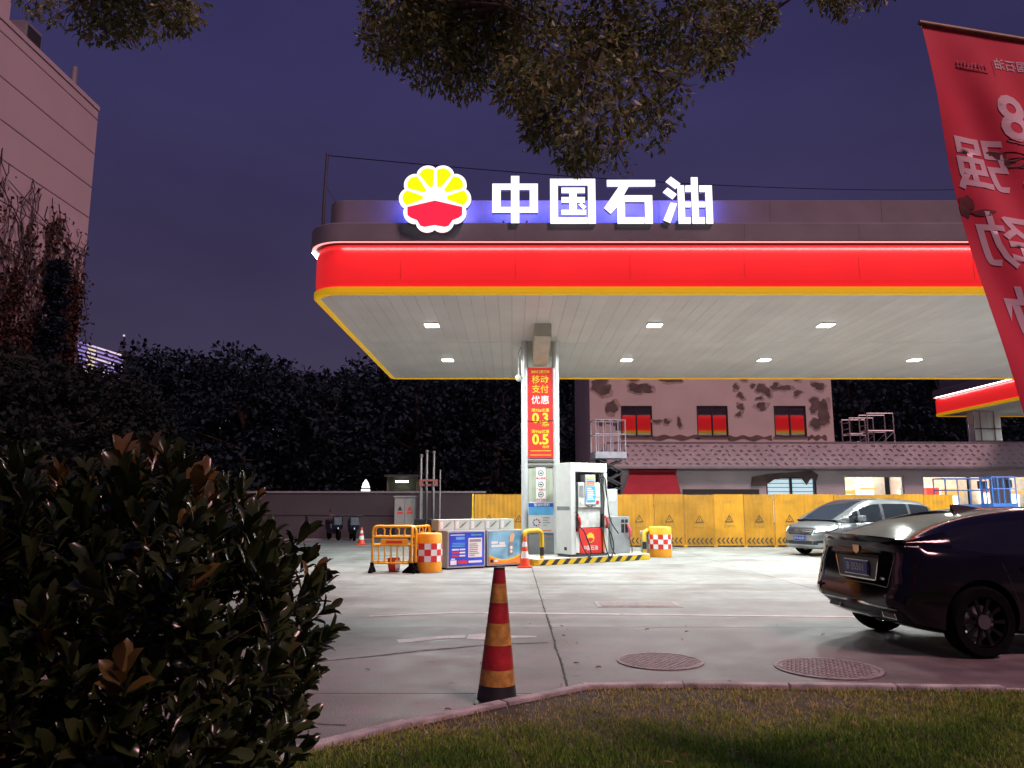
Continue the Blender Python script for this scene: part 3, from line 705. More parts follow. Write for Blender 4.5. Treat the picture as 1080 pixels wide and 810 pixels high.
# inverted-U guards
def guard(loc, rz, w, h, label):
    t = thing('bollard_guard', label, 'guard rail', loc, rz, 'yellow pipe guards of the pump island'); r = .12
    P = [(0, 0, 0), (0, 0, h-r)] + [(r-r*math.cos(a), 0, h-r+r*math.sin(a)) for a in [PI/2*i/5 for i in range(1, 6)]] + [(w-r+r*math.sin(a), 0, h-r+r*math.cos(a)) for a in [PI/2*i/5 for i in range(6)]] + [(w, 0, 0)]
    part('pipe', MB().tube(P, .055, 10), YEL, t, 50)
    for x in (0, w):
        part('black_band', MB().tube([(x, 0, .22), (x, 0, .42)], .057, 10), PRINTK, t, 50)
        part('foot_plate', MB().lathe([(.1, 0), (.1, .012)], 10, (x, 0, 0)), YEL, t)
a = gr(548, 590, 0); guard((.30, 18.93, 0), R(34), .52, .82, 'yellow pipe guard with black bands in front of the canopy column')
guard((3.7, 21.9, 0), R(34), .6, .72, 'yellow pipe guard with black bands beside the grey bin')

# ------------------------------------------------------------------ cones and barrels
def cone(loc, h, r0, r1, bands, base, label, grp, tilt=(0, 0), name='traffic_cone', sq=True):
    t = thing(name, label, 'traffic cone', loc, random.uniform(-.4, .4), grp); t.rotation_euler = (tilt[0], tilt[1], 0)
    if sq: part('base', MB().prism(rrect(-base, base, -base, base, base*.25, 4), 'z', 0, .035), bands[0][2], t, bevel=.008)
    z00 = .036 if sq else 0
    for i, (a, b, mt) in enumerate(bands):
        ra, rb = r0+(r1-r0)*a, r0+(r1-r0)*b
        m = MB().lathe([(ra, max(a*h, z00)+.0005), (rb, b*h-.0005)], 28, cap=(i in (0, len(bands)-1)))
        part('band', m, mt, t, 40)
    return t
K1 = pm('cone_black', (.012, .012, .014), .55, var=.3, scale=8)
K2 = pm('cone_dim_yellow', (.46, .25, .045), .6, var=.42, scale=13, bump=.2)  # yellow and red band colours darkened for the dim light on the cone
K3 = pm('cone_dim_red', (.33, .014, .018), .5, var=.35, scale=10, bump=.2)
cp = (at(524, 730, 6.1).x, 6.1, 0); hh = at(527, 598, 6.1).z
ys_ = [739.5, 719, 703, 678.5, 656, 635, 615, 600.5, 598]; fr = [(739.5-y)/(739.5-598) for y in ys_]
cone(cp, hh, .152, .042, [(fr[i], fr[i+1], (K1, K2, K3, K2, K3, K2, K3, K1)[i]) for i in range(8)], .17, 'tall scuffed red and yellow banded cone standing alone by the lawn kerb', 'traffic cones', (0, R(1.0)), sq=True)
RB = [(0, .3, REDC), (.3, .52, REFL), (.52, .66, REDC), (.66, .82, REFL), (.82, 1, REDC)]
p = gr(553.5, 598.5); cone((p.x, p.y, 0), .72, .12, .03, RB, .17, 'red and white cone against the blue display box', 'traffic cones')
p = gr(381, 574.5); cone((p.x, p.y, 0), .62, .13, .03, RB, .18, 'red and white cone far back by the grey wall', 'traffic cones')
def barrel(loc, rz, label):
    t = thing('crash_barrel', label, 'crash barrel', loc, rz, 'checkered crash barrels'); r = .31
    part('drum', MB().lathe([(.30, 0), (r, .03), (r, .40), (r, .80), (.29, .83), (.1, .84)], 36), ORG, t, 40)
    for row in range(3):
        for k in range(14):
            a0, a1 = 2*PI*k/14+.004, 2*PI*(k+1)/14-.004; z0, z1 = .222+row*.133, .222+row*.133+.13; q = .3215
            part('reflective_square', MB().add([(q*math.cos(a0), q*math.sin(a0), z0), (q*math.cos(a1), q*math.sin(a1), z0), (q*math.cos(a1), q*math.sin(a1), z1), (q*math.cos(a0), q*math.sin(a0), z1)], [(0, 1, 2, 3)]), REDP if (row+k) % 2 else REFL, t)
    return t
barrel((-1.86, 17.35, 0), .1, 'orange barrel with red and white checks between the barriers and the display box')
barrel((gr(699, 588).x, 22.0, 0), .3, 'orange barrel with red and white checks at the right end of the island')
t = thing('waste_bin', 'grey box shaped bin left of the right crash barrel', 'bin', (gr(684, 586).x, 22.3, 0), R(20))
part('body', MB().b2(-.17, .17, -.17, .17, 0, .62), MGREY, t, bevel=.015); part('lid', MB().b2(-.19, .19, -.19, .19, .621, .70), pm('light_grey_steel', (.48, .49, .50), .4, .2), t, bevel=.01)
part('opening', MB().b2(-.11, .11, -.176, -.1705, .5, .58), BLACKP, t)

# ------------------------------------------------------------------ yellow plastic barriers
def barrier_proto():
    t = thing('plastic_barrier', '', 'barrier', (0, 0, 0)); w, h, r = .96, .98, .1
    P = [(-w/2, 0, .1), (-w/2, 0, h-r)] + [(-w/2+r-r*math.cos(a), 0, h-r+r*math.sin(a)) for a in [PI/2*i/5 for i in range(1, 6)]]
    P += [(-q[0], 0, q[2]) for q in reversed(P)]
    part('frame', MB().tube(P, .026, 8), YELPL, t, 50)
    for z in (.2, .58, .76): part('rail', MB().tube([(-w/2, 0, z), (w/2, 0, z)], .022, 7), YELPL, t, 50)
    part('name_board', MB().b2(-.3, .3, -.012, .012, .6, .7), YELPL, t, bevel=.006); part('board_print', MB().b2(-.18, .18, -.0145, -.0125, .625, .675), PRINTR, t)
    for i in range(6):
        x = -w/2+w*(i+1)/7; part('upright', MB().tube([(x, 0, .2), (x, 0, .58)], .016, 6), YELPL, t, 50)
    for i in range(3):
        x = -w/2+w*(i+.5)/3; part('loop', MB().tube([(x-.09, 0, .76), (x-.1, 0, .9), (x-.06, 0, h-.02)], .016, 6), YELPL, t, 50); part('loop', MB().tube([(x+.09, 0, .76), (x+.1, 0, .9), (x+.06, 0, h-.02)], .016, 6), YELPL, t, 50)
    for s in (-1, 1):
        part('foot', MB().prism([(-.2, 0), (.2, 0), (.19, .04), (.05, .15), (.04, .22), (-.04, .22), (-.05, .15), (-.19, .04)], 'x', s*w/2-.035, s*w/2+.035), BLACK, t, bevel=.008)
    return t
bp_ = barrier_proto()
for i, (x, y, rz, lb) in enumerate(((-2.56, 17.05, R(-5), 'yellow plastic crowd barrier, frontmost of the folded group'), (-2.62, 17.5, R(4), 'yellow plastic crowd barrier standing close behind the frontmost one'), (-2.02, 17.25-.45+.6, R(72), 'yellow plastic crowd barrier turned edge on beside the orange barrel'))):
    b = bp_ if i == 0 else copy_tree(bp_); b.location = (x, y, 0); b.rotation_euler = (0, 0, rz); b['label'] = lb; b['group'] = 'yellow plastic barriers'
t = thing('fire_bucket', 'small red bucket with white front inside the yellow barriers', 'bucket', (-2.6, 17.27, 0))
part('body', MB().lathe([(.10, 0), (.14, .3), (.13, .3), (.09, .02)], 20, cap=False), REDP, t, 40); part('label_sheet', MB().b2(.06, .16, -.145, -.14, .04, .26), REFL, t)

# ------------------------------------------------------------------ display boxes and cartons
BO = gr(471.5, 601)
def dl(u, v, z): c, s = math.cos(PHI), math.sin(PHI); return (BO.x+u*c-v*s, BO.y+u*s+v*c, z)
FRM = pm('aluminium_frame', (.6, .61, .62), .4, .6)
def display(u, label):
    t = thing('display_box', label, 'display box', dl(u, 0, 0), PHI, 'poster clad display boxes')
    part('body', MB().b2(.01, 1.02, .01, .6, .03, .86), FRM, t, bevel=.01); part('skid', MB().b2(.04, .99, .04, .56, 0, .029), BLACK, t)
    return t
t = display(0, 'display box with a blue price poster, beside the orange barrel'); po = part('poster', MB().b2(.05, .98, -.002, .008, .07, .82), pm('poster_blue', (.03, .07, .62), .4, var=.25, scale=2), t)
def bl(x0, x1, z0, z1, mt, y=-.0055): part('print_block', MB().b2(x0, x1, y, y+.003, z0, z1), mt, po)
bl(.55, .92, .25, .69, PRINTW); bl(.58, .89, .6, .66, MGREY, -.009)
for i in range(7): bl(.58, .6+random.uniform(.1, .27), .29+i*.042, .31+i*.042, MGREY, -.009)
bl(.22, .45, .66, .72, PRINTSKY); bl(.08, .45, .755, .775, PRINTW); bl(.62, .9, .74, .775, PRINTSKY)
for i in range(3): bl(.12, .3, .42-i*.07, .455-i*.07, PRINTR if i else PRINTW); bl(.32, .47, .42-i*.07, .455-i*.07, PRINTW)
for i in range(3): bl(.12, .46, .5+i*.035, .515+i*.035, PRINTSKY)
bl(.28, .52, .12, .19, PRINTR); bl(.56, .92, .13, .18, PRINTW); bl(.08, .24, .1, .2, PRINTW); bl(.1, .2, .215, .24, PRINTW)
t = display(1.06, 'display box with a sky blue and orange poster of a raised arm'); po = part('poster', MB().b2(.05, .98, -.002, .008, .07, .82), pm('poster_sky', (.08, .36, .70), .4, var=.5, scale=1.6, col2=(.35, .68, .85)), t)
cv = [(.051, .071)] + [(.979, .071)] + [(.979-.93*i/12, .36-.2*math.sin(PI*(i/12)*.75+.35)) for i in range(13)]
part('print_ground', MB().prism(cv, 'y', -.0055, -.0025), PRINTO, po)
cv2 = [(.979-.93*i/12, .375-.2*math.sin(PI*(i/12)*.75+.35)) for i in range(13)] + [(.051+.93*i/12, .34-.2*math.sin(PI*((12-i)/12)*.75+.35)) for i in range(13)]
part('print_ribbon', MB().prism(cv2, 'y', -.009, -.006), PRINTY, po)
part('print_arm', MB().prism([(.60, .24), (.73, .28), (.74, .58), (.62, .56)], 'y', -.0125, -.0095), MGREY, po)
part('print_arm', MB().prism([(.62, .56), (.74, .58), (.78, .74), (.72, .80), (.64, .72)], 'y', -.0125, -.0095), pm('print_skin', (.65, .42, .28), .5), po)
part('print_watch', MB().lathe([(.04, -.016), (.04, -.013)], 14, (.675, 0, .44), 'y'), PRINTW, po); part('print_watch', MB().lathe([(.035, -.016), (.035, -.013)], 14, (.675, 0, .35), 'y'), PRINTW, po)
for i, (x0, x1, z) in enumerate(((.12, .52, .46), (.12, .3, .54), (.34, .5, .52))): bl(x0, x1, z, z+.055, PRINTW)
bl(.09, .17, .11, .18, PRINTK, -.0125); bl(.2, .3, .12, .17, PRINTW, -.0125)
CART = pm('carton_pale', (.55, .60, .56), .6, var=.12, scale=5)
cl = ('leftmost pale carton on the display boxes', 'second pale carton from the left on the display boxes', 'middle pale carton on the display boxes', 'fourth pale carton on the display boxes', 'rightmost pale carton on the display boxes')
for i in range(5):
    t = thing('carton', cl[i], 'carton', dl(-.15+i*.415, .14, .862), PHI, 'cartons on the display boxes')
    part('box', MB().b2(0, .405, 0, .36, 0, .25), CART, t, bevel=.006)
    part('print_leaf', MB().prism([(.12, .05), (.2, .08), (.33, .2), (.3, .2), (.19, .13)], 'y', -.004, -.0005), pm('leaf_print', (.16, .24, .2), .6), t)
    part('print_panel', MB().b2(.03, .11, -.004, -.0005, .04, .21), PRINTW, t)

# ================================================================== HOARDING
FEY = 26.75; fx0 = at(500, 560, FEY).x; fx1 = at(1008, 560, FEY).x
HOARD = pm('hoarding_yellow', (.38, .168, .004), .5, var=.22, scale=1.6, world=True, rnd=.22, detail=8)
fe = thing('hoarding', 'yellow plastic site hoarding with warning triangles and black chevrons behind the forecourt', 'fence', (0, FEY, 0))
zt, zb_ = at(700, 521.5, FEY).z, at(700, 575.5, FEY).z
pitch = (at(716, 560, FEY).x-at(684.5, 560, FEY).x); n = int(round((fx1-fx0)/pitch))
pw_ = (fx1-fx0)/n-.014
pmb = MB(); pts = []
nr = 14
for i in range(nr+1):
    x = -pw_/2+pw_*i/nr; dpt = 0 if (i == 0 or i == nr) else (.012 if i % 2 else 0); pts.append((x, dpt))
def yo(x): return 0
prof = [(x, y) for x, y in pts]
pmb.prism(prof + [(pw_/2, .05), (-pw_/2, .05)], 'z', zb_, zt)
pan_me = pmb.mesh('panel', HOARD)
tri = MB().prism([(-.145, 0), (.145, 0), (0, .25)], 'y', -.012, -.004).mesh('warning_triangle', PRINTK)
tri2 = MB().prism([(-.105, .022), (.105, .022), (0, .203)], 'y', -.016, -.0125).mesh('triangle_field', HOARD)
man = MB(); man.prism([(-.03, .05), (-.01, .05), (.012, .1), (-.01, .13), (-.03, .1)], 'y', -.02, -.0165); man.prism([(.02, .03), (.075, .03), (.05, .065)], 'y', -.02, -.0165); man.lathe([(.014, -.02), (.014, -.0165)], 8, (.005, 0, .145), 'y')
man_me = man.mesh('triangle_figure', PRINTK)
chm = MB().prism([(0, .1), (.075, 0), (.125, 0), (.05, .1), (.125, .2), (.075, .2)], 'y', -.010, -.004).mesh('chevron', PRINTK)
tt = text_mesh('注意安全', .105, pm('faded_print', (.36, .20, .03), .6), .001)
rule = MB().b2(-.17, .17, -.008, -.004, 0, .022).mesh('small_print', pm('faded_print', (.36, .20, .03), .6))
for i in range(n):
    x = fx0+(i+.5)*(fx1-fx0)/n; py = .0 + random.uniform(-.025, .025)
    o = link('panel', pan_me, fe, (x, py, random.uniform(-.012, .012)), (0, random.uniform(-.006, .006), random.uniform(-.02, .02)))
    zc = zb_+(zt-zb_)*.455
    q = link('warning_triangle', tri, o, (0, 0, zc)); link('triangle_field', tri2, o, (0, 0, zc)); link('triangle_figure', man_me, o, (0, 0, zc))
    link('lettering', tt, o, (0, -.008, zt-.26), (PI/2, 0, 0))
    link('small_print', rule, o, (0, 0, zc-.11)); link('small_print', rule, o, (.02, 0, zc-.15), sc=(1.3, 1, .7))
    for k in range(6): link('chevron', chm, o, (-.44+k*.148, 0, zb_+.065))
    link('base_foot', MB().b2(-.06, .06, -.1, .25, 0, zb_+.03).mesh('base_foot', HOARD), fe, (x-pitch/2, .06, 0)) if i else None
part('end_post', MB().tube([(fx0-.05, .03, 0), (fx0-.05, .03, zt+.02)], .03, 8), YEL, fe); part('brace', MB().tube([(fx0-.06, .03, 1.0), (fx0-.35, .4, .02)], .025, 6), YEL, fe)

# ================================================================== SHOP BUILDING
BY = 38.0; BX0, BX1 = at(622, 430, BY).x, at(878, 430, BY).x
PINKW = pm('stripped_pink_render', (.54, .495, .455), .85, var=.10, scale=.5, world=True, bump=.15, bscale=8)
DARKR = pm('peeled_dark_render', (.12, .095, .085), .9, var=.35, scale=2, world=True, bump=.4, bscale=12)
EDGER = pm('exposed_undercoat', (.36, .31, .28), .9, var=.25, scale=3, world=True)
BANDM = pm('band_backing', (.50, .48, .50), .8, var=.12, scale=.8, world=True, bump=.2, bscale=10)
DAB = pm('mortar_dabs', (.27, .245, .255), .9, var=.25, scale=3, world=True)
MIRG = pm('coated_glass', (.55, .52, .55), .04, 1., var=.04, scale=.5, world=True)
BLKF = pm('black_frame', (.02, .02, .022), .5)
bd = thing('shop_building', 'pink shop building under renovation with peeled walls and a patterned band', 'building', (0, 0, 0))
def bz(py, Y=BY): return at(750, py, Y).z
ZT = 9.4; wins = [(655, 688), (735, 768), (816.5, 850.5)]; wz0, wz1 = bz(460.5), bz(428)
ZB = bz(467, 37.3)
# upper wall around real openings
m = MB(); xs = [BX0] + [at(v, 444, BY).x for w in wins for v in w] + [BX1]
for i in range(0, len(xs), 2): m.b2(xs[i], xs[i+1], BY, BY+.3, ZB-.6, ZT)
for i in range(1, len(xs)-1, 2): m.b2(xs[i], xs[i+1], BY, BY+.3, ZB-.6, wz0); m.b2(xs[i], xs[i+1], BY, BY+.3, wz1, ZT)
part('wall', m, PINKW, bd)
part('wall', MB().b2(BX0, BX0+.3, BY+.301, BY+9, 0, ZT), PINKW, bd); part('wall', MB().b2(BX1-.3, BX1, BY+.301, BY+9, 0, ZT), PINKW, bd)
part('roof', MB().b2(BX0-.1, BX1+.1, BY-.1, BY+9.1, ZT, ZT+.2), GREYP, bd)
for a, b in wins:
    x0, x1 = at(a, 444, BY).x, at(b, 444, BY).x; wd = part('window', MB().b2(x0, x0+.07, BY+.04, BY+.14, wz0, wz1).b2(x1-.07, x1, BY+.04, BY+.14, wz0, wz1).b2(x0+.07, x1-.07, BY+.04, BY+.14, wz0, wz0+.07).b2(x0+.07, x1-.07, BY+.04, BY+.14, wz1-.07, wz1), BLKF, bd)
    xm = (x0+x1)/2; part('mullion', MB().b2(xm-.035, xm+.035, BY+.04, BY+.13, wz0+.07, wz1-.07), BLKF, wd)
    for q0, q1 in ((x0+.07, xm-.035), (xm+.035, x1-.07)): part('pane', MB().b2(q0, q1, BY+.09, BY+.10, wz0+.07, wz1-.07), MIRG, wd)
    part('sill', MB().b2(x0-.06, x1+.06, BY-.06, BY+.04, wz0-.06, wz0-.002), DARKR, wd)
# peeled patches
def blob(cx, cz, rx, rz, seed, n=26):
    r = random.Random(seed); ph = [r.uniform(0, 6.3) for _ in range(4)]; P = []
    for i in range(n):
        a = 2*PI*i/n; q = 1+.22*math.sin(2*a+ph[0])+.16*math.sin(3*a+ph[1])+.1*math.sin(5*a+ph[2])+.06*math.sin(9*a+ph[3]); P.append((cx+rx*q*math.cos(a), cz+rz*q*math.sin(a)))
    return P
blobs = [(633, 407, 9, 8), (638, 411, 6, 6), (630, 404, 6, 5), (645, 429.5, 5.5, 7.5), (674, 409, 10, 6), (681, 410, 7, 4), (668, 399, 7, 2.5), (707, 401, 11, 2.2), (693, 444.5, 4, 2.5), (703, 444.5, 3, 3), (716.5, 446, 2.2, 5),
         (776, 408, 3, 3), (781, 417, 3, 3.5), (781, 429, 3, 4), (779, 437, 2.6, 3), (794, 407, 2.6, 2.4), (804, 410, 6, 5.5), (809, 414, 4, 4), (801, 420, 3, 2), (803, 428.5, 5.5, 4), (817, 407.5, 4, 3.5), (827, 409, 7, 3), (841, 414.5, 4, 3), (841, 400, 4, 1.5), (784, 399.5, 5, 1.6),
         (863, 407, 6, 4.5), (860, 426, 7, 6), (869, 432, 6, 9), (863, 446, 8, 6), (868, 440, 6, 7), (857, 433, 3, 3)]
for i, (px, py, rx, ry) in enumerate(blobs):
    p = at(px, py, BY-.01); k = BY/FPX; part('patch_edge', MB().prism(blob(p.x+.02, p.z-.03, rx*k*1.12+.06, ry*k*1.12+.05, i+300*(i % 2)), 'y', BY-.0035-.0005*(i % 5), BY+.002), EDGER, bd); part('peeled_patch', MB().prism(blob(p.x, p.z, rx*k, ry*k, i), 'y', BY-.010-.0011*(i % 6), BY+.002), DARKR, bd)
for (a, b, py) in ((628, 655, 446), (688, 738, 461.5), (768, 814, 462), (852, 872, 461.5)):
    p0, p1 = at(a, py, BY), at(b, py, BY); P = []
    for i in range(17): f = i/16; P.append((p0.x+(p1.x-p0.x)*f, p0.z+.1+.05*math.sin(f*19+a)))
    for i in range(17): f = 1-i/16; P.append((p0.x+(p1.x-p0.x)*f, p0.z-.10+.06*math.sin(f*13+b)))
    part('peeled_patch', MB().prism(P, 'y', BY-.016, BY-.002), DARKR, bd)
# band
YB = 37.3; BXR = at(1130, 480, YB).x; BXL = at(640, 480, YB).x
zb0, zb1 = bz(492, YB), ZB
part('band', MB().b2(BXL, BXR, YB, YB+.7, zb0, zb1), BANDM, bd)
part('band_edge', MB().b2(BXL-.03, BXR, YB-.05, YB+.1, zb0-.1, zb0-.003), MGREY, bd)
part('band_edge', MB().b2(BXL-.03, BXR, YB-.03, YB+.1, zb1+.003, zb1+.05), MGREY, bd)
part('wing_roof', MB().b2(BX1+.001, BXR, YB+.7, YB+4.2, zb0+.2, zb0+.4), GREYP, bd)
part('wing_parapet', MB().b2(BX1+.001, BXR, YB+4.2, YB+4.4, 0, zb1), GREYP, bd)
m = MB(); r = random.Random(4); k = YB/FPX
for row in range(5):
    for i in range(58):
        px = 646+i*8.3+(row % 2)*4+r.uniform(-1.3, 1.3); py = 470+row*4.6+r.uniform(-.5, .5)
        if r.random() < .08: continue
        p = at(px, py, YB); w_, h_ = r.uniform(1.2, 2.4)*k, r.uniform(.4, .75)*k; sl = r.uniform(-.02, .06)
        m.prism([(p.x-w_, p.z-h_*.3+sl), (p.x-w_*.3, p.z-h_+sl*.3), (p.x+w_, p.z-h_*.5-sl), (p.x+w_*.8, p.z+h_*.4-sl), (p.x, p.z+h_)], 'y', YB-.03, YB+.01)
stuff(part('mortar_dab', m, DAB, bd))
# ground floor
YG = 37.75; gz = lambda py: at(750, py, YG).z
ztop = zb0-.1; win = [(808, 861, 503), (890, 953.5, 501.5), (973, 1046, 501.5), (1064, 1115, 501.5)]
xs = [at(655, 510, YG).x] + [at(v, 510, YG).x for w in win for v in w[:2]] + [at(1130, 510, YG).x]
m = MB()
for i in range(0, len(xs), 2): m.b2(xs[i], xs[i+1], YG, YG+.25, 0, ztop)
for i, w in enumerate(win): m.b2(xs[2*i+1], xs[2*i+2], YG, YG+.25, gz(w[2]), ztop); m.b2(xs[2*i+1], xs[2*i+2], YG, YG+.25, 0, .45)
part('ground_floor_wall', m, BANDM, bd)
INTW = emit('lit_interior_white', (1., .95, .86), 2.6); INTO = emit('lit_interior_orange', (1., .42, .12), .9); INTR = emit('lit_interior_red', (.9, .08, .06), .6); INTB = emit('lit_interior_blue', (.55, .75, .85), .8)  # glow put into panels, shelves and blind to brighten the shop windows
INTWALL = pm('shop_interior', (.75, .66, .56), .7)
for i, w in enumerate(win):
    x0, x1, z0, z1 = xs[2*i+1], xs[2*i+2], .45, gz(w[2])
    wd = part('shop_window', MB().b2(x0, x0+.08, YG+.05, YG+.15, z0, z1).b2(x1-.08, x1, YG+.05, YG+.15, z0, z1).b2(x0+.08, x1-.08, YG+.05, YG+.15, z1-.08, z1).b2(x0+.08, x1-.08, YG+.05, YG+.15, z0, z0+.08), BLKF if i == 0 else FRM, bd)
    gm_ = bpy.data.materials.get('clear_glass') or pm('clear_glass', (.9, .95, .95), .02, trans=1., var=.02)
    if i == 0:
        part('mullion', MB().b2((x0+x1)/2-.06, (x0+x1)/2+.06, YG+.05, YG+.14, z0+.08, z1-.08), BLKF, wd)
        part('blind', MB().b2(x0+.08, x1-.08, YG+.26, YG+.3, z0, z1), INTB, wd)
        for q in range(7): part('blind_slat', MB().b2(x0+.08, x1-.08, YG+.2, YG+.25, z1-.12-q*.2, z1-.09-q*.2), MGREY, wd)
        P = [(x0-.7, z1+.0), (x0+.1, z1+.15), (x1-.2, z1+.3), (x1+.1, z1+.1), (x1-.05, z1-.25), (x1-.25, z1-.02), (x1-.5, z1-.4), (x1-.8, z1+.02), (x0+.4, z1-.12), (x0-.05, z1-.4), (x0-.75, z1-.45)]
        part('torn_membrane', MB().prism(P, 'y', YG-.08, YG-.04), DARKR, wd)
    else:
        part('pane', MB().b2(x0+.08, x1-.08, YG+.095, YG+.105, z0+.08, z1-.08), gm_, wd)
        part('interior_wall', MB().b2(x0-.3, x1+.3, YG+2.6, YG+2.7, 0, z1+.2), INTWALL, wd)
        part('interior_ceiling', MB().b2(x0-.3, x1+.3, YG+.3, YG+2.6, z1+.05, z1+.1), INTW, wd)
        rr_ = random.Random(i+20); x = x0+.05
        while x < x1-.3:
            ww = rr_.uniform(.45, 1.0); mt = rr_.choice([INTW, INTW, INTW, INTW, INTO]); zz = rr_.uniform(1.1, 1.5); part('glow_panel', MB().b2(x, min(x+ww, x1), YG+2.4, YG+2.5, zz, zz+rr_.uniform(.7, 1.1)), mt, wd)  # glowing panels added so the windows reach full white
            part('shelf', MB().b2(x, min(x+ww, x1), YG+2.0, YG+2.3, 1.9+rr_.uniform(-.2, .3), 2.0+rr_.uniform(.1, .35)), rr_.choice([INTO, INTWALL, INTR]), wd); x += ww+rr_.uniform(.05, .3)
part('dark_opening', MB().b2(at(720, 510, YG).x, at(800, 510, YG).x, YG-.06, YG-.004, gz(521.5), gz(516)), BLKF, bd)  # black strip standing for the shade inside a dark opening
# red awning
ya = 37.0; z0, z1 = at(680, 524, ya).z, at(680, 497, ya).z; xa, xb = at(667, 510, ya).x, at(716, 510, ya).x
t = thing('awning', 'dark red sloping shop awning behind the hoarding', 'awning', (0, 0, 0))
MAR = pm('maroon_canvas', (.33, .02, .035), .7, var=.15, scale=1.5)
m = MB(); m.add([(xa, YG-.1, z1), (xb, YG-.1, z1), (xb-.1, ya-1.0, z0), (xa-.65, ya-1.0, z0), (xa, YG-.1, z1-.05), (xb, YG-.1, z1-.05), (xb-.1, ya-1.0, z0-.05), (xa-.65, ya-1.0, z0-.05)], [(0,1,2,3), (7,6,5,4), (0,3,7,4), (1,0,4,5), (2,1,5,6), (3,2,6,7)])
part('canvas', m, MAR, t); part('valance', MB().b2(xa-.65, xb-.1, ya-1.03, ya-1.0, z0-.5, z0-.052), MAR, t); part('box', MB().b2(xa-.05, xb+.05, YG-.12, YG-.02, z1-.05, z1+.15), MAR, t)
for i in range(3): part('valance_panel', MB().b2(xa-.55+i*.95, xa+.25+i*.95, ya-1.05, ya-1.032, z0-.35, z0-.02), pm('awning_grey', (.42, .38, .38), .7), t)
part('pole', MB().tube([(xa-.6, ya-1.0, 0), (xa-.6, ya-1.0, z0)], .03, 6), GALV, t); part('pole', MB().tube([(xb-.2, ya-1.0, 0), (xb-.2, ya-1.0, z0)], .03, 6), GALV, t)

# ------------------------------------------------------------------ scissor lifts, scaffolds
BLUEM = pm('lift_blue', (.10, .22, .52), .45, var=.12); LGB = pm('lift_grey_blue', (.42, .45, .54), .45)
def lift(loc, rz, L, Wd, zd, hr, label, mr, deep=.22, stacks=4):
    t = thing('scissor_lift', label, 'scissor lift', loc, rz, 'scissor lifts')
    part('chassis', MB().b2(-L/2, L/2, -Wd/2, Wd/2, .18, .55), BLUEM, t, bevel=.02)
    for x in (-L*.38, L*.38):
        for y in (-Wd/2, Wd/2): part('wheel', MB().lathe([(.08, -.06), (.18, -.06), (.18, .06), (.08, .06)], 18, (x, y, .18), 'y'), BLACK, t)
    n = stacks; z0, z1 = .55, zd-.01; dz = (z1-z0)/n
    for i in range(n):
        for y in (-Wd*.36, Wd*.36):
            for s in (-1, 1): part('scissor_arm', MB().tube([(-s*L*.36, y+.02*s, z0+i*dz+.05), (s*L*.36, y+.02*s, z0+(i+1)*dz-.05)], .04, 5), DGREY, t)
    part('deck', MB().b2(-L/2, L/2, -Wd/2, Wd/2, zd, zd+deep), LGB if mr is LGB else mr, t, bevel=.015)
    for y in (-Wd/2+.03, Wd/2-.03):
        nx = 4
        for i in range(nx+1): x = -L/2+.03+(L-.06)*i/nx; part('post', MB().tube([(x, y, zd+deep), (x, y, zd+hr)], .024, 6), mr, t)
        for f in (.55, 1): part('rail', MB().tube([(-L/2+.03, y, zd+deep+(hr-deep)*f), (L/2-.03, y, zd+deep+(hr-deep)*f)], .024, 6), mr, t)
    for x in (-L/2+.03, L/2-.03):
        for f in (.55, 1): part('rail', MB().tube([(x, -Wd/2+.03, zd+deep+(hr-deep)*f), (x, Wd/2-.03, zd+deep+(hr-deep)*f)], .024, 6), mr, t)
    part('control_box', MB().b2(L*.2, L*.36, -Wd/2+.06, -Wd/2+.2, zd+hr-.4, zd+hr-.1), DGREY, t)
    return t
YL = 30.5; lift((at(642, 500, YL).x, YL, 0), R(8), 1.25, .85, at(640, 484, YL).z, at(640, 444, YL).z-at(640, 484, YL).z, 'raised scissor lift with pale blue basket in front of the pink building', LGB, .26, 5)
YL = 31; x = at(1016, 510, YL).x; lift((x, YL, 0), 0, 2.0, .9, at(1016, 536, YL).z, at(1016, 505, YL).z-at(1016, 536, YL).z, 'lowered blue scissor lift in front of the shop windows, its left rails thin', BLUEM, .15, 1)
x = at(1052, 510, YL-1.2).x; lift((x, YL-1.2, 0), 0, .95, .8, at(1052, 535, YL-1.2).z, at(1052, 503.5, YL-1.2).z-at(1052, 535, YL-1.2).z, 'narrow bright blue scissor lift nearest to the black sedan roof', pm('lift_bright_blue', (.06, .25, .75), .4), .15, 1)
def scaffold(px0, px1, py0, Y, label):
    x0, x1 = at(px0, 450, Y).x, at(px1, 450, Y).x; z0 = zb0+.4; z1 = at(900, py0, Y).z; w = x1-x0; h = z1-z0
    t = thing('scaffold_tower', label, 'scaffold', (x0, Y, z0), 0, 'scaffold frames on the shop roof')
    for y in (0, .9):
        for x in (0, w): part('standard', MB().tube([(x, y, 0), (x, y, h)], .028, 6), GALV, t)
        for f in (.28, .62, 1): part('ledger', MB().tube([(0, y, h*f), (w, y, h*f)], .024, 6), GALV, t)
        part('brace', MB().tube([(0, y, h*.1), (w, y, h*.6)], .018, 5), GALV, t)
    for f in (.15, .3, .45, .6, .75, .9): part('rung', MB().tube([(0, 0, h*f), (0, .9, h*f)], .018, 5), GALV, t)
    part('platform', MB().b2(.0, w, .05, .85, h*.62+.03, h*.62+.07), GALV, t)
    return t
scaffold(896, 921, 441, 39.0, 'lower grey scaffold frame on the shop roof'); scaffold(915, 942.5, 436, 38.6, 'taller grey scaffold frame on the shop roof')
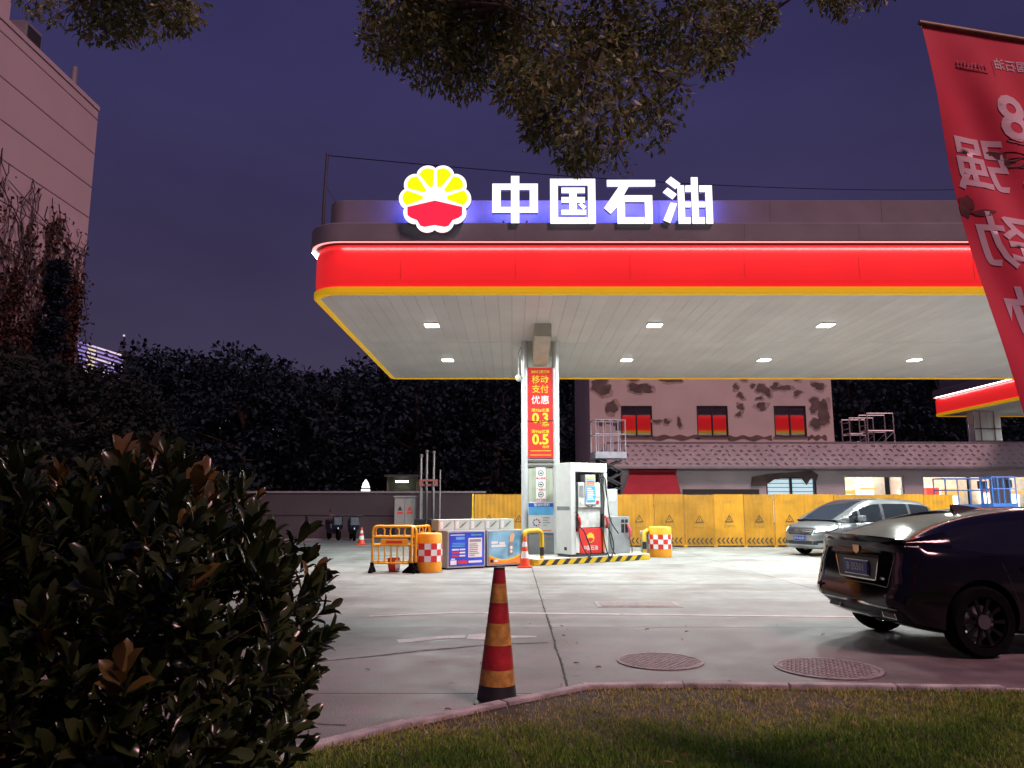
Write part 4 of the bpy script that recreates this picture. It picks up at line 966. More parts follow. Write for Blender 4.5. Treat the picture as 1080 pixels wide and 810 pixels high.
# white roof clutter
for i, (px, lb) in enumerate(((905, 'white sack on the shop roof under the lower scaffold'), (924, 'white sack on the shop roof under the taller scaffold'))):
    p = at(px, 465, 38.3); t = thing('sack', lb, 'sack', (p.x, 38.3, zb0+.4), 0, 'sacks on the shop roof')
    me = bpy.data.meshes.new('bag'); bm = bmesh.new(); bmesh.ops.create_icosphere(bm, subdivisions=2, radius=.3)
    for v in bm.verts: v.co = Vector((v.co.x*1.3, v.co.y, max(v.co.z+.24, 0)*1.6))*random.uniform(.93, 1.07)
    bm.to_mesh(me); bm.free(); me.materials.append(REFL); sm(me, 80); link('bag', me, t)

# far canopy column
Yc = 43.5; x0, x1 = at(1026, 450, Yc).x, at(1055, 450, Yc).x
t = thing('distant_column', 'white clad column under the far canopy rising behind the shop band', 'column', ((x0+x1)/2, Yc, 0)); w = (x1-x0)
part('shaft', MB().b2(-w*.4, w*.4, 0, .8, 0, C2['H']-.003), OFFWHITE, t)
for i in range(4): part('cladding', MB().b2(-w*.5+i*w*.25+.02, -w*.5+(i+1)*w*.25-.02, -.08-.03*(i % 2), -.003, 0, C2['H']-.01), WHITE, t, bevel=.02)
for z in (4.9, 5.6): part('strap', MB().b2(-w*.5-.02, w*.5+.02, -.13, -.112, z, z+.06), DGREY, t)
for s in (-.1, .25): part('scaffold_pole', MB().tube([(-w*.5-.35+s, -.3, 0), (-w*.5-.35+s, -.3, C2['H']-.3)], .03, 6), GALV, t)
for z in (4.8, 5.3, 5.8): part('scaffold_rung', MB().tube([(-w*.5-.45, -.3, z), (-w*.5-.1, -.3, z)], .02, 5), GALV, t)

# ================================================================== LEFT BACK CORNER
WY = 33.0; WALLM = pm('boundary_render', (.05, .043, .052), .85, var=.15, scale=.6, world=True, bump=.2)
bw = thing('boundary_wall', 'low mauve grey boundary wall behind the forecourt on the left', 'wall', (0, WY, 0)); zt = at(420, 520, WY).z
part('wall', MB().b2(-30, at(512, 540, WY).x, 0, .22, 0, zt), WALLM, bw); part('coping', MB().b2(-30, at(512, 540, WY).x+.02, -.04, .26, zt+.001, zt+.08), GREYP, bw)
for i in range(9): part('joint', MB().b2(-29+i*3.2, -28.985+i*3.2, -.004, -.0005, 0, zt), DGREY, bw)
part('conduit', MB().tube([(-20, -.03, at(370, 541, WY).z), (at(415, 545, WY).x, -.03, at(415, 542, WY).z-.05)], .015, 5), DGREY, bw)
Yk = 31.6; p0 = at(416, 540, Yk); p1 = at(437.5, 540, Yk); z0, z1 = at(426, 553, Yk).z, at(426, 523, Yk).z
t = thing('electrical_cabinet', 'pale grey electrical cabinet with two warning stickers before the boundary wall', 'cabinet', ((p0.x+p1.x)/2, Yk, 0)); w = p1.x-p0.x
part('body', MB().b2(-w/2, w/2, 0, .4, z0, z1-.06), pm('cabinet_grey', (.27, .27, .26), .55, var=.12), t, bevel=.01); part('roof', MB().b2(-w/2-.04, w/2+.04, -.05, .45, z1-.059, z1), MGREY, t, bevel=.008)
part('plinth', MB().b2(-w/2+.03, w/2-.03, .03, .37, 0, z0-.001), DGREY, t); part('door_gap', MB().b2(-.008, .008, -.004, -.0005, z0+.04, z1-.1), DGREY, t)
for x in (-.19, .2):
    part('sticker', MB().prism([(x-.1, z0+.55), (x+.1, z0+.55), (x, z0+.74)], 'y', -.005, -.0005), PRINTR if x > 0 else PRINTK, t); part('sticker', MB().b2(x-.12, x+.12, -.005, -.0005, z0+.42, z0+.5), PRINTR, t)
Yv = 31.2
vt = thing('vent_pipes', 'three tall grey tank vent pipes held by a red bracket', 'vent pipes', (at(452, 540, Yv).x, Yv, 0))
for px, py in ((443.8, 482), (449.8, 477.5), (457.2, 478.5)):
    x = at(px, 520, Yv).x-vt.location.x; z = at(px, py, Yv).z; pv = part('pipe', MB().tube([(x, 0, 0), (x, 0, z)], .045, 8), GALV, vt, 40); part('cap', MB().lathe([(.05, z), (.07, z+.03), (.07, z+.09), (.02, z+.12)], 10, (x, 0, 0)), GALV, pv, 40)
zf = at(450, 509, Yv).z; x0 = at(442.5, 510, Yv).x-vt.location.x; x1 = at(462, 510, Yv).x-vt.location.x
part('bracket', MB().b2(x0, x1, -.08, -.05, zf-.14, zf-.06).b2(x0, x1, -.08, -.05, zf+.05, zf+.13).b2(x0, x0+.12, -.08, -.05, zf-.059, zf+.049).b2(x1-.12, x1, -.08, -.05, zf-.059, zf+.049), pm('red_oxide', (.30, .10, .09), .6), vt)
part('post', MB().tube([(x1+.06, .25, 0), (x1+.06, .25, at(463, 495, Yv).z)], .03, 6), GALV, vt); part('post', MB().tube([(x0+.1, .1, 0), (x0+.1, .1, zf)], .03, 6), GALV, vt)
for s, px in ((0, 449), (1, 456)):
    x = at(px, 520, Yv).x-vt.location.x; P = [(x, -.12, zf-.05), (x+.03, -.2, zf-.5), (x+.06, -.25, .8), (x+.05, -.35, .35)]; part('hose', MB().tube(P, .04, 6), HOSE, vt, 60)
    part('coupling', MB().lathe([(.09, -.06), (.09, .06)], 12, (x-.06, -.35, .32), 'y'), GALV, vt); 
part('valve_box', MB().b2(-.55, .75, -.2, .1, .25, .85), BLACKP, vt, bevel=.03)

# mopeds under dark blue covers by the wall
NAVY = pm('navy_cover', (.008, .012, .035), .45, var=.4, scale=5)
def moped(px, Y, rz, label):
    t = thing('moped', label, 'moped', (at(px, 560, Y).x, Y, 0), rz, 'mopeds parked by the wall')
    for x in (-.62, .62):
        w_ = part('wheel', MB().lathe([(.12, -.045), (.2, -.05), (.225, 0), (.2, .05), (.12, .045)], 20, (x, 0, .225), 'y'), BLACK, t, 50); part('hub', MB().lathe([(.115, -.03), (.115, .03)], 14, (x, 0, .225), 'y'), GALV, w_)
    part('body', MB().prism([(-.75, .42), (-.35, .28), (.2, .26), (.36, .34), (.5, .9), (.4, .92), (.25, .42), (-.05, .45), (-.2, .66), (-.85, .72)], 'y', -.13, .13), NAVY, t, bevel=.03)
    part('seat', MB().prism([(-.8, .73), (-.15, .68), (-.12, .76), (-.5, .82), (-.82, .8)], 'y', -.14, .14), BLACKP, t, bevel=.03)
    part('handlebar', MB().tube([(.42, -.33, 1.0), (.46, 0, .96), (.42, .33, 1.0)], .018, 6), BLACKP, t); part('fork', MB().tube([(.46, 0, .95), (.62, 0, .25)], .03, 6), GALV, t)
    part('mirror', MB().lathe([(.06, 0), (.06, .02)], 10, (.42, -.3, 1.18), 'y'), BLACKP, t); part('headlight', MB().lathe([(.07, 0), (.05, .06)], 12, (.5, 0, .84), 'x'), REFL, t)
    part('wind_cover', MB().prism([(.30, .50), (.54, .42), (.62, .62), (.56, .92), (.44, 1.0), (.36, .78)], 'y', -.2, .2), NAVY, t, bevel=.06)
moped(352, 31.7, R(-60), 'dark blue covered moped by the wall, left one, half hidden by the shrub'); moped(372, 31.5, R(-72), 'dark blue covered moped by the wall, right one, next to the far cone')

# lit things behind the wall
YK = 38
t = thing('guard_kiosk', 'small dark kiosk with a bright tube light behind the boundary wall', 'kiosk', (at(424, 520, YK).x, YK, 0)); k = YK/FPX
part('wall', MB().b2(-.75, .75, .6, .7, 0, 2.75).b2(-.75, -.68, 0, .6, 0, 2.75).b2(.68, .75, 0, .6, 0, 2.75), pm('kiosk_olive', (.10, .11, .07), .8), t); part('roof', MB().b2(-.85, .85, -.15, .8, 2.751, 2.85), DGREY, t)
part('counter', MB().b2(-.75, .75, -.02, .0, 0, 1.2), DGREY, t); part('tube_light', MB().b2(-.35, .28, .1, .16, at(424, 507.5, YK).z-.06, at(424, 507.5, YK).z+.03), emit('tube', (1, 1, .95), 6), t)
YK = 36.5; t = thing('glow_shape', 'bright white glowing shape behind the boundary wall, standing for a lit wall', 'glow shape', (at(385.5, 520, YK).x, YK, 0))  # added glowing shape in place of a lamp-lit white wall
z0, z1 = at(385, 523, YK).z, at(385, 506, YK).z
part('post', MB().tube([(0, 0, 0), (0, 0, z0)], .05, 8), DGREY, t); LG = emit('lit_wall_glow', (1, 1, .98), 2.2)
dz = (z1-z0)
for i, (a, b, r0, r1) in enumerate(((0, .42, .25, .20), (.52, .72, .2, .14), (.74, 1.0, .15, .03))): part('glass', MB().lathe([(r0, z0+dz*a), (r1, z0+dz*b)], 16), LG, t)  # these tiers only carry the added glow

# ================================================================== CARS
def crv(pts):
    xs = np.array([p[0] for p in pts], float); ys = np.array([p[1] for p in pts], float); d = np.gradient(ys, xs)
    for i in range(1, len(xs)-1):
        s0, s1 = (ys[i]-ys[i-1])/(xs[i]-xs[i-1]), (ys[i+1]-ys[i])/(xs[i+1]-xs[i])
        d[i] = 0 if s0*s1 <= 0 else 2*s0*s1/(s0+s1)
    def f(x):
        x = min(max(x, xs[0]), xs[-1]); i = min(max(np.searchsorted(xs, x)-1, 0), len(xs)-2); h = xs[i+1]-xs[i]; t = (x-xs[i])/h
        return float((2*t**3-3*t**2+1)*ys[i]+(t**3-2*t**2+t)*h*d[i]+(-2*t**3+3*t**2)*ys[i+1]+(t**3-t**2)*h*d[i+1])
    return f
def make_car(t, sp, paint, glass, trimm):
    """t: root Empty at the middle of the car on the ground, x forward, y left"""
    w, zt, zs, zb = crv(sp['w']), crv(sp['zt']), crv(sp['zs']), crv(sp['zb']); x0, x1 = sp['w'][0][0], sp['w'][-1][0]
    N = 70; xs = [x0+(x1-x0)*(.5-.5*math.cos(PI*i/(N-1))) for i in range(N)]; m = MB(); rings = []
    for x in xs:
        W_, T, Sh, B = w(x), zt(x), zs(x), zb(x); Sh = min(Sh, T-.015); h = Sh-B
        half = [(.0, B), (.55*W_, B), (.86*W_, B+.01), (.945*W_, B+.05), (.968*W_, B+.11), (.985*W_, B+h*.3), (.997*W_, B+h*.48), (1.0*W_, B+h*.64), (.992*W_, B+h*.78), (.975*W_, B+h*.90), (.945*W_, Sh), (.90*W_, Sh+(T-Sh)*.45), (.80*W_, Sh+(T-Sh)*.75), (.5*W_, Sh+(T-Sh)*.95), (0, T)]
        ring = [(x, y, z) for y, z in half] + [(x, -y, z) for y, z in reversed(half[1:-1])]; rings.append(ring)
    n = len(rings[0]); m.v = [v for r_ in rings for v in r_]
    for i in range(N-1):
        for k in range(n): m.f.append((i*n+k, i*n+(k+1) % n, (i+1)*n+(k+1) % n, (i+1)*n+k)); m.mi.append(0)
    m.f.append(tuple(range(n-1, -1, -1))); m.f.append(tuple((N-1)*n+k for k in range(n))); m.mi += [0, 0]
    if 'rear_shape' in sp:
        ss = lambda a, b, v: (lambda q: q*q*(3-2*q))(min(max((v-a)/(b-a), 0), 1)); mv = []
        for v in m.v:
            wgt = ss(-1.75, -2.2, v[0]); off = sp['rear_shape']*ss(.60, .70, v[2]) + .05*ss(.78, .98, v[2]) - .05*ss(1.0, 1.1, v[2]) + .12*ss(.50, .36, v[2])
            mv.append((v[0]+off*wgt, v[1], v[2]))
        m.v = mv
    body = part('body', m, paint, t)
    # wheel wells cut into the body
    cut = MB(); ra = sp['wheel_r']+.045
    for ax in sp['axles']:
        for s in (-1, 1):
            a, b = (.56, 1.3) if s > 0 else (-1.3, -.56); cut.lathe([(ra, a), (ra, b)], 40, (ax, 0, sp['wheel_r']+.015), 'y')
    co = part('cut', cut, BLACKP, t); md = body.modifiers.new('b', 'BOOLEAN'); md.object = co; md.solver = 'EXACT'
    dg = bpy.context.evaluated_depsgraph_get(); dg.update(); nm = bpy.data.meshes.new_from_object(body.evaluated_get(dg)); body.modifiers.clear(); body.data = nm; nm.name = 'body'
    if len(nm.materials) == 0: nm.materials.append(paint)
    nm.materials[0] = paint
    if len(nm.materials) < 2: nm.materials.append(BLACKP)
    bpy.data.objects.remove(co); sm(nm, 32)
    # dark liners so one does not look into the hollow body
    bm = bmesh.new(); bm.from_mesh(nm); bvh = BVHTree.FromBMesh(bm); bm.free()
    # greenhouse
    gt, gb, gwb, gwt = crv(sp['gt']), crv(sp['gb']), crv(sp['gwb']), crv(sp['gwt']); gx0, gx1 = sp['gt'][0][0], sp['gt'][-1][0]
    brk = sorted(set([gx0, gx1, sp['rear_glass'], sp['windshield']] + [v for q in sp['pillars'] for v in q] + list(sp['side']))); gx = []
    for a, b in zip(brk[:-1], brk[1:]):
        k = max(1, int((b-a)/.07)); gx += [a+(b-a)*i/k for i in range(k)]
    gx.append(gx1); G = []
    for x in gx:
        T, B, wb, wt = gt(x), gb(x), gwb(x), gwt(x); H = max(T-B, .01)
        def side(f): return wb+(wt+.10-wb)*f+.025*math.sin(PI*f)
        G.append([(x, wb, B-.03), (x, side(.25), B+H*.22), (x, side(.55), B+H*.5), (x, side(.82), B+H*.76), (x, wt+.075, B+H*.87), (x, wt+.02, B+H*.945), (x, wt*.86, B+H*.975), (x, wt*.5, B+H*.995), (x, 0, T)])
    pcs = {k: MB() for k in ('roof_rail', 'roof', 'windshield', 'rear_window', 'side_window_l', 'side_window_r', 'pillar')}
    def quad(key, a, b, c, d_): pcs[key].add([a, b, c, d_], [(0, 1, 2, 3)])
    for i in range(len(gx)-1):
        xm = (gx[i]+gx[i+1])/2
        for k in range(8):
            for s in (1, -1):
                q = [(p[0], p[1]*s, p[2]) for p in (G[i][k], G[i+1][k], G[i+1][k+1], G[i][k+1])]
                if k < 3:
                    pil = any(a <= xm <= b for a, b in sp['pillars']) or xm < sp['side'][0] or xm > sp['side'][1]
                    key = 'pillar' if pil else ('side_window_l' if s > 0 else 'side_window_r')
                elif k < 6: key = 'roof_rail'
                else: key = 'rear_window' if xm < sp['rear_glass'] else ('windshield' if xm > sp['windshield'] else 'roof')
                quad(key, *q)
    def fin(key, name, mt):
        if not pcs[key].v: return
        me = pcs[key].mesh(name, mt); bm = bmesh.new(); bm.from_mesh(me); bmesh.ops.remove_doubles(bm, verts=bm.verts, dist=.0005); bmesh.ops.recalc_face_normals(bm, faces=bm.faces); 
        if name == 'pillar':
            bm.verts.ensure_lookup_table(); seen = set()
            for v0 in bm.verts:
                if v0.index in seen: continue
                st_ = [v0]; isl_ = set()
                while st_:
                    q = st_.pop()
                    if q.index in isl_: continue
                    isl_.add(q.index); st_ += [e_.other_vert(q) for e_ in q.link_edges]
                seen |= isl_; mp_ = {}; mb_ = MB(); vs_ = []
                for k_ in sorted(isl_): mp_[k_] = len(vs_); vs_.append(tuple(bm.verts[k_].co))
                mb_.add(vs_, [tuple(mp_[v.index] for v in f_.verts) for f_ in bm.faces if f_.verts[0].index in isl_]); part('pillar', mb_, mt, t, 40)
            bm.free(); return
        bm.to_mesh(me); bm.free(); sm(me, 40); link(name, me, t)
    for key in ('roof', 'roof_rail'): fin(key, key, paint)
    fin('pillar', 'pillar', sp.get('pillar_mat', trimm)); fin('windshield', 'windshield', glass); fin('rear_window', 'rear_window', glass); fin('side_window_l', 'side_window', glass); fin('side_window_r', 'side_window', glass)
    # wheels
    r = sp['wheel_r']
    for ax in sp['axles']:
        for s in (-1, 1):
            wy = s*(sp['half']-.115); wh = part('wheel', MB().lathe([(r*.2, -.10), (r*.2, .08)], 20, axis='y'), DGREY, t, 40, loc=(ax, wy, r))
            part('tyre', MB().lathe([(r*.70, -.105), (r*.92, -.112), (r*.985, -.085), (r, -.04), (r, .04), (r*.985, .085), (r*.92, .112), (r*.70, .105), (r*.68, 0)], 48, axis='y', cap=False), BLACK, wh, 40)
            rim = part('rim', MB().lathe([(r*.70, -.09), (r*.66, -.095), (r*.64, -.05), (r*.64, .05), (r*.66, .095), (r*.70, .09)], 40, axis='y', cap=False), sp['rim'], wh, 40)
            part('disc', MB().lathe([(r*.45, -.02), (r*.45, .0)], 24, axis='y'), GALV, wh)
            for k in range(sp['spokes']):
                a = 2*PI*k/sp['spokes']; ca, sa = math.cos(a), math.sin(a); y0 = s*.075; P = []
                for rr_, hw_, yy in ((r*.1, .018, s*.082), (r*.4, .014, s*.086), (r*.655, .022, s*.09)):
                    for q, dy in ((hw_, 0), (-hw_, 0), (-hw_*.7, -s*.035), (hw_*.7, -s*.035)): P.append((ca*rr_-sa*q, yy+dy, sa*rr_+ca*q))
                part('spoke', MB().add(P, [(0, 1, 5, 4), (1, 2, 6, 5), (2, 3, 7, 6), (3, 0, 4, 7), (4, 5, 9, 8), (5, 6, 10, 9), (6, 7, 11, 10), (7, 4, 8, 11), (8, 9, 10, 11), (3, 2, 1, 0)]), sp['rim'], rim)
            part('hub', MB().lathe([(r*.16, s*.06), (r*.14, s*.088)], 18, axis='y'), sp['rim'], rim, 50)
            part('hub_cap', MB().lathe([(r*.075, s*.088), (r*.065, s*.097), (r*.02, s*.099)], 18, axis='y'), sp.get('cap', STEEL), rim, 50)
    # decals that follow the body
    def proj(face, a, b):
        o, d_ = {'rear': ((-5, a, b), (1, 0, 0)), 'front': ((5, a, b), (-1, 0, 0)), 'right': ((a, -3, b), (0, 1, 0)), 'left': ((a, 3, b), (0, -1, 0)), 'top': ((a, b, 3), (0, 0, -1))}[face]
        h = bvh.ray_cast(Vector(o), Vector(d_)); return (h[0], Vector(d_)) if h[0] is not None else (None, None)
    def decal(name, face, poly, mat, off=.006, n=8, mm=8, parent=None):
        """poly: 4 corners (a,b) -> conforming patch with a little thickness"""
        c = [Vector(p) for p in poly]; V = []; ok = {}
        mbx = MB()
        for i in range(n+1):
            for j in range(mm+1):
                p = c[0].lerp(c[1], i/n).lerp(c[3].lerp(c[2], i/n), j/mm); h, d_ = proj(face, p.x, p.y)
                ok[(i, j)] = len(V) if h is not None else None
                if h is not None: V.append(h-d_*off)
        fs = []
        for i in range(n):
            for j in range(mm):
                q = [ok[(i, j)], ok[(i+1, j)], ok[(i+1, j+1)], ok[(i, j+1)]]
                if None not in q: fs.append(tuple(q))
        if not fs: return None
        mbx.add(V, fs); o = part(name, mbx, mat, parent or t, 60); return o
    return decal, proj
def plate(t, decal, proj, face, y, z, txt_s, w=.44, h=.14):
    P, d_ = proj(face, y, z); off = -d_*.02; c = P+off; s = 1 if face == 'front' else -1
    o = part('number_plate', MB().b2(-w/2, w/2, -.004, .004, -h/2, h/2), pm('plate_blue', (.010, .028, .20), .4), t, loc=tuple(c), rot=(0, 0, PI/2 if s > 0 else -PI/2))
    txt(txt_s, h*.75, MGREY, o, (0, -.006, 0), bold=.002); part('plate_rim', MB().b2(-w/2-.01, w/2+.01, .0045, .009, -h/2-.01, h/2+.01), STEEL, o)

# black fastback sedan
PAINTK = pm('black_car_paint', (.0035, .003, .005), .12, .0, var=.15, scale=2, coat=.22, spec=.3)
GLASSK = pm('dark_car_glass', (.008, .008, .012), .04, var=.1, coat=.3, spec=.7)
CHROME = pm('chrome', (.75, .74, .74), .12, 1., var=.05)
sed = dict(rear_shape=.07, half=.94, wheel_r=.345, axles=(-1.42, 1.53), spokes=10, rim=pm('black_rim', (.008, .008, .009), .25, .3, spec=.3), cap=pm('gold_cap', (.55, .48, .34), .3, .7),
  w=[(-2.47, .66), (-2.43, .78), (-2.34, .855), (-2.15, .905), (-1.7, .935), (-1.0, .935), (0, .93), (1.2, .93), (1.8, .92), (2.15, .87), (2.36, .74), (2.46, .55)],
  zt=[(-2.47, 1.02), (-2.44, 1.10), (-2.38, 1.125), (-2.2, 1.115), (-1.9, 1.11), (-1.2, 1.03), (0, .99), (1.0, .99), (1.6, .94), (2.1, .86), (2.36, .77), (2.46, .62)],
  zs=[(-2.47, .96), (-2.38, 1.01), (-2.1, 1.0), (-1.4, .985), (0, .93), (1.3, .90), (2.0, .81), (2.46, .58)],
  zb=[(-2.47, .40), (-2.40, .31), (-2.2, .26), (-1.9, .22), (0, .19), (1.9, .20), (2.3, .24), (2.46, .32)],
  gt=[(-2.22, 1.12), (-1.9, 1.205), (-1.5, 1.305), (-1.05, 1.395), (-.55, 1.445), (-.1, 1.455), (.3, 1.435), (.7, 1.33), (1.1, 1.15), (1.42, .99)],
  gb=[(-2.22, 1.09), (-1.5, 1.03), (-.5, .965), (.8, .95), (1.42, .955)],
  gwb=[(-2.22, .74), (-1.7, .83), (-1.0, .86), (.5, .86), (1.1, .84), (1.42, .78)], gwt=[(-2.22, .60), (-1.6, .57), (-1.0, .56), (0, .57), (.6, .60), (1.42, .66)],
  rear_glass=-.98, windshield=.22, pillars=[(-.38, -.28)], side=(-1.62, .98))
def squeeze(L): return [((-1.42+(p[0]+1.42)*.80 if p[0] < -1.42 else p[0]), p[1]) for p in L]
for k in ('w', 'zt', 'zs', 'zb'): sed[k] = squeeze(sed[k])
for k in ('gt', 'gb', 'gwb', 'gwt'): sed[k] = squeeze(sed[k])
RXO = -2.47-(-1.42+(-2.47+1.42)*.80)
HD = R(7); rw = Vector((4.60, 7.86, 0)); fw = Vector((math.cos(HD), math.sin(HD), 0)); lf = Vector((-math.sin(HD), math.cos(HD), 0))
ctr = rw + fw*1.42 + lf*.83
t = thing('sedan', 'glossy black fastback sedan seen from behind at the right edge', 'car', tuple(ctr), HD)
decal, proj = make_car(t, sed, PAINTK, GLASSK, PAINTK)
TAIL = pm('tail_lamp', (.035, .002, .006), .15, coat=1., var=.1)
for s in (-1, 1):
    decal('tail_light', 'rear', [(s*.80, .70), (s*.72, .70), (s*.68, 1.0), (s*.755, 1.0)], TAIL, .008, 4, 10)
    decal('reflector', 'rear', [(s*.74, .56), (s*.60, .56), (s*.60, .585), (s*.74, .585)], TAIL, .008, 4, 1)
    P, d_ = proj('rear', s*.52, .37)
    if P is not None:
        ex = part('exhaust_tip', MB().prism([(-.13, -.035), (.11, -.035), (.13, .035), (-.09, .035)] if s < 0 else [(-.11, -.035), (.13, -.035), (.09, .035), (-.13, .035)], 'x', -.03, .10), CHROME, t, loc=tuple(P), bevel=.006)
        part('exhaust_opening', MB().prism([(-.11, -.024), (.09, -.024), (.11, .024), (-.075, .024)] if s < 0 else [(-.09, -.024), (.11, -.024), (.075, .024), (-.11, .024)], 'x', -.034, -.031), BLACKP, ex)
decal('diffuser', 'rear', [(.62, .33), (-.62, .33), (-.68, .43), (.68, .43)], BLACKP, .006, 12, 4)
decal('diffuser_trim', 'rear', [(.72, .435), (-.72, .435), (-.74, .455), (.74, .455)], CHROME, .010, 16, 1)
decal('plate_recess', 'rear', [(.34, .70), (-.34, .70), (-.40, .925), (.40, .925)], BLACKP, .004, 8, 4)
decal('chrome_bar', 'rear', [(.42, .93), (-.42, .93), (-.43, .955), (.43, .955)], CHROME, .014, 12, 1)
decal('recess_trim', 'rear', [(.335, .69), (-.335, .69), (-.345, .703), (.345, .703)], CHROME, .010, 10, 1)
for s in (-1, 1): decal('recess_trim', 'rear', [(s*.335, .70), (s*.35, .70), (s*.42, .93), (s*.40, .93)], CHROME, .010, 1, 8)
decal('bumper_line', 'rear', [(.80, .648), (-.80, .648), (-.80, .656), (.80, .656)], BLACKP, .002, 16, 1)
decal('boot_gap', 'rear', [(.63, .66), (.62, .66), (.66, 1.05), (.67, 1.05)], BLACKP, .002, 1, 10); decal('boot_gap', 'rear', [(-.63, .66), (-.62, .66), (-.66, 1.05), (-.67, 1.05)], BLACKP, .002, 1, 10)
plate(t, decal, proj, 'rear', 0, .81, 'B·35501')
for i, y in enumerate((-.52, -.48, -.44)): decal('badge', 'rear', [(y-.012, .715), (y+.015, .715), (y+.015, .74), (y-.012, .74)], CHROME, .008, 1, 1)
P, d_ = proj('rear', 0, 1.0); part('badge', MB().prism([(0, -.05), (.055, -.02), (.06, .045), (-.06, .045), (-.055, -.02)], 'x', -.016, -.002), CHROME, t, loc=tuple(P))
sp_ = MB(); ns = 17; V = []
for i in range(ns):
    y = -.74+1.48*i/(ns-1); xx = -2.40-RXO+.16*(abs(y)/.74)**2.2; zz = 1.118-.03*(abs(y)/.74)**3
    V += [(xx+.10, y, zz-.005), (xx-.075, y, zz+.045), (xx-.085, y, zz+.032), (xx-.02, y, zz-.03)]
sp_.add(V, [(4*i+k, 4*i+(k+1) % 4, 4*i+4+(k+1) % 4, 4*i+4+k) for i in range(ns-1) for k in range(4)] + [(0, 1, 2, 3), (4*ns-1, 4*ns-2, 4*ns-3, 4*ns-4)])
part('spoiler', sp_, PAINTK, t, 50)
fin_ = MB(); fin_.add([(-.98, -.03, 1.39), (-.98, .03, 1.39), (-.66, .015, 1.44), (-.66, -.015, 1.44), (-1.0, -.006, 1.475), (-1.0, .006, 1.475), (-.9, .005, 1.475), (-.9, -.005, 1.475)], [(0, 1, 2, 3), (0, 4, 5, 1), (1, 5, 6, 2), (2, 6, 7, 3), (3, 7, 4, 0), (4, 7, 6, 5)])
part('antenna_fin', fin_, BLACKP, t)
for s, f in ((-1, 'right'), (1, 'left')):
    decal('door_gap', f, [(-1.0, .40), (-.992, .40), (-1.16, .9), (-1.17, .9)], BLACKP, .001, 1, 8); decal('door_gap', f, [(.02, .25), (.028, .25), (.0, .92), (-.008, .92)], BLACKP, .001, 1, 8); decal('sill_trim', f, [(-.98, .25), (1.05, .25), (1.05, .275), (-.98, .275)], BLACKP, .006, 12, 1)
    for x in (-.85, .25): decal('door_handle', f, [(x-.12, .85), (x+.1, .855), (x+.1, .88), (x-.12, .875)], PAINTK, .025, 4, 1)
    part('door_mirror', MB().box((.78, s*.99, 1.02), (.12, .2, .13)), PAINTK, t, bevel=.03)
decal('grille', 'front', [(.5, .35), (-.5, .35), (-.55, .65), (.55, .65)], BLACKP, .006)
for s in (-1, 1): decal('headlight', 'front', [(s*.5, .60), (s*.72, .55), (s*.72, .68), (s*.5, .68)], REFL, .008)

# silver people carrier
PAINTS = pm('silver_car_paint', (.27, .285, .30), .28, .75, var=.06, scale=1, coat=.8)
GLASSM = pm('mpv_glass', (.02, .024, .03), .05, var=.1, coat=.5, spec=.7)
mpv = dict(half=.895, wheel_r=.325, axles=(-1.38, 1.42), spokes=10, rim=pm('silver_rim', (.45, .46, .47), .3, .7),
  w=[(-2.33, .72), (-2.26, .82), (-2.0, .875), (-1.3, .895), (0, .895), (1.3, .892), (1.8, .86), (2.1, .78), (2.27, .64), (2.34, .48)],
  zt=[(-2.33, .9), (-2.25, 1.02), (-2.0, 1.04), (0, 1.02), (.9, 1.03), (1.35, 1.02), (1.8, .95), (2.12, .86), (2.26, .78), (2.34, .66)],
  zs=[(-2.33, .86), (-2.2, .98), (-1, .97), (.6, .93), (1.4, .88), (1.9, .82), (2.34, .6)],
  zb=[(-2.33, .38), (-2.2, .27), (-1.9, .21), (0, .18), (1.9, .19), (2.25, .21), (2.34, .30)],
  gt=[(-2.28, 1.06), (-2.2, 1.25), (-2.08, 1.43), (-1.8, 1.54), (-1.2, 1.60), (-.4, 1.625), (.2, 1.60), (.7, 1.47), (1.2, 1.25), (1.68, 1.01)],
  gb=[(-2.28, 1.03), (-1, .99), (.6, .965), (1.3, .98), (1.68, .985)],
  gwb=[(-2.28, .74), (-1.9, .82), (-1, .84), (.6, .84), (1.3, .82), (1.68, .72)], gwt=[(-2.28, .64), (-1.8, .62), (-.5, .60), (.4, .60), (1.1, .66), (1.68, .66)],
  rear_glass=-2.05, windshield=.36, pillars=[(-1.2, -1.1), (-.12, .0), (.84, .93)], side=(-2.0, 1.28), pillar_mat=PAINTS)
H2 = R(204); t = thing('people_carrier', 'silver people carrier parked nose left before the yellow hoarding', 'car', (10.35, 23.3, 0), H2)
decal, proj = make_car(t, mpv, PAINTS, GLASSM, PAINTS)
decal('grille', 'front', [(.42, .60), (-.42, .60), (-.52, .80), (.52, .80)], BLACKP, .008, 10, 5)
for z in (.64, .69, .74): decal('grille_bar', 'front', [(.44, z), (-.44, z), (-.44, z+.012), (.44, z+.012)], CHROME, .013, 10, 1)
part('badge', MB().lathe([(.07, 0), (.07, .015)], 20, tuple(proj('front', 0, .70)[0]+Vector((.02, 0, 0))), 'x'), CHROME, t)
HL = pm('headlamp_lens', (.86, .88, .9), .15, 0., coat=1., var=.2, scale=18)
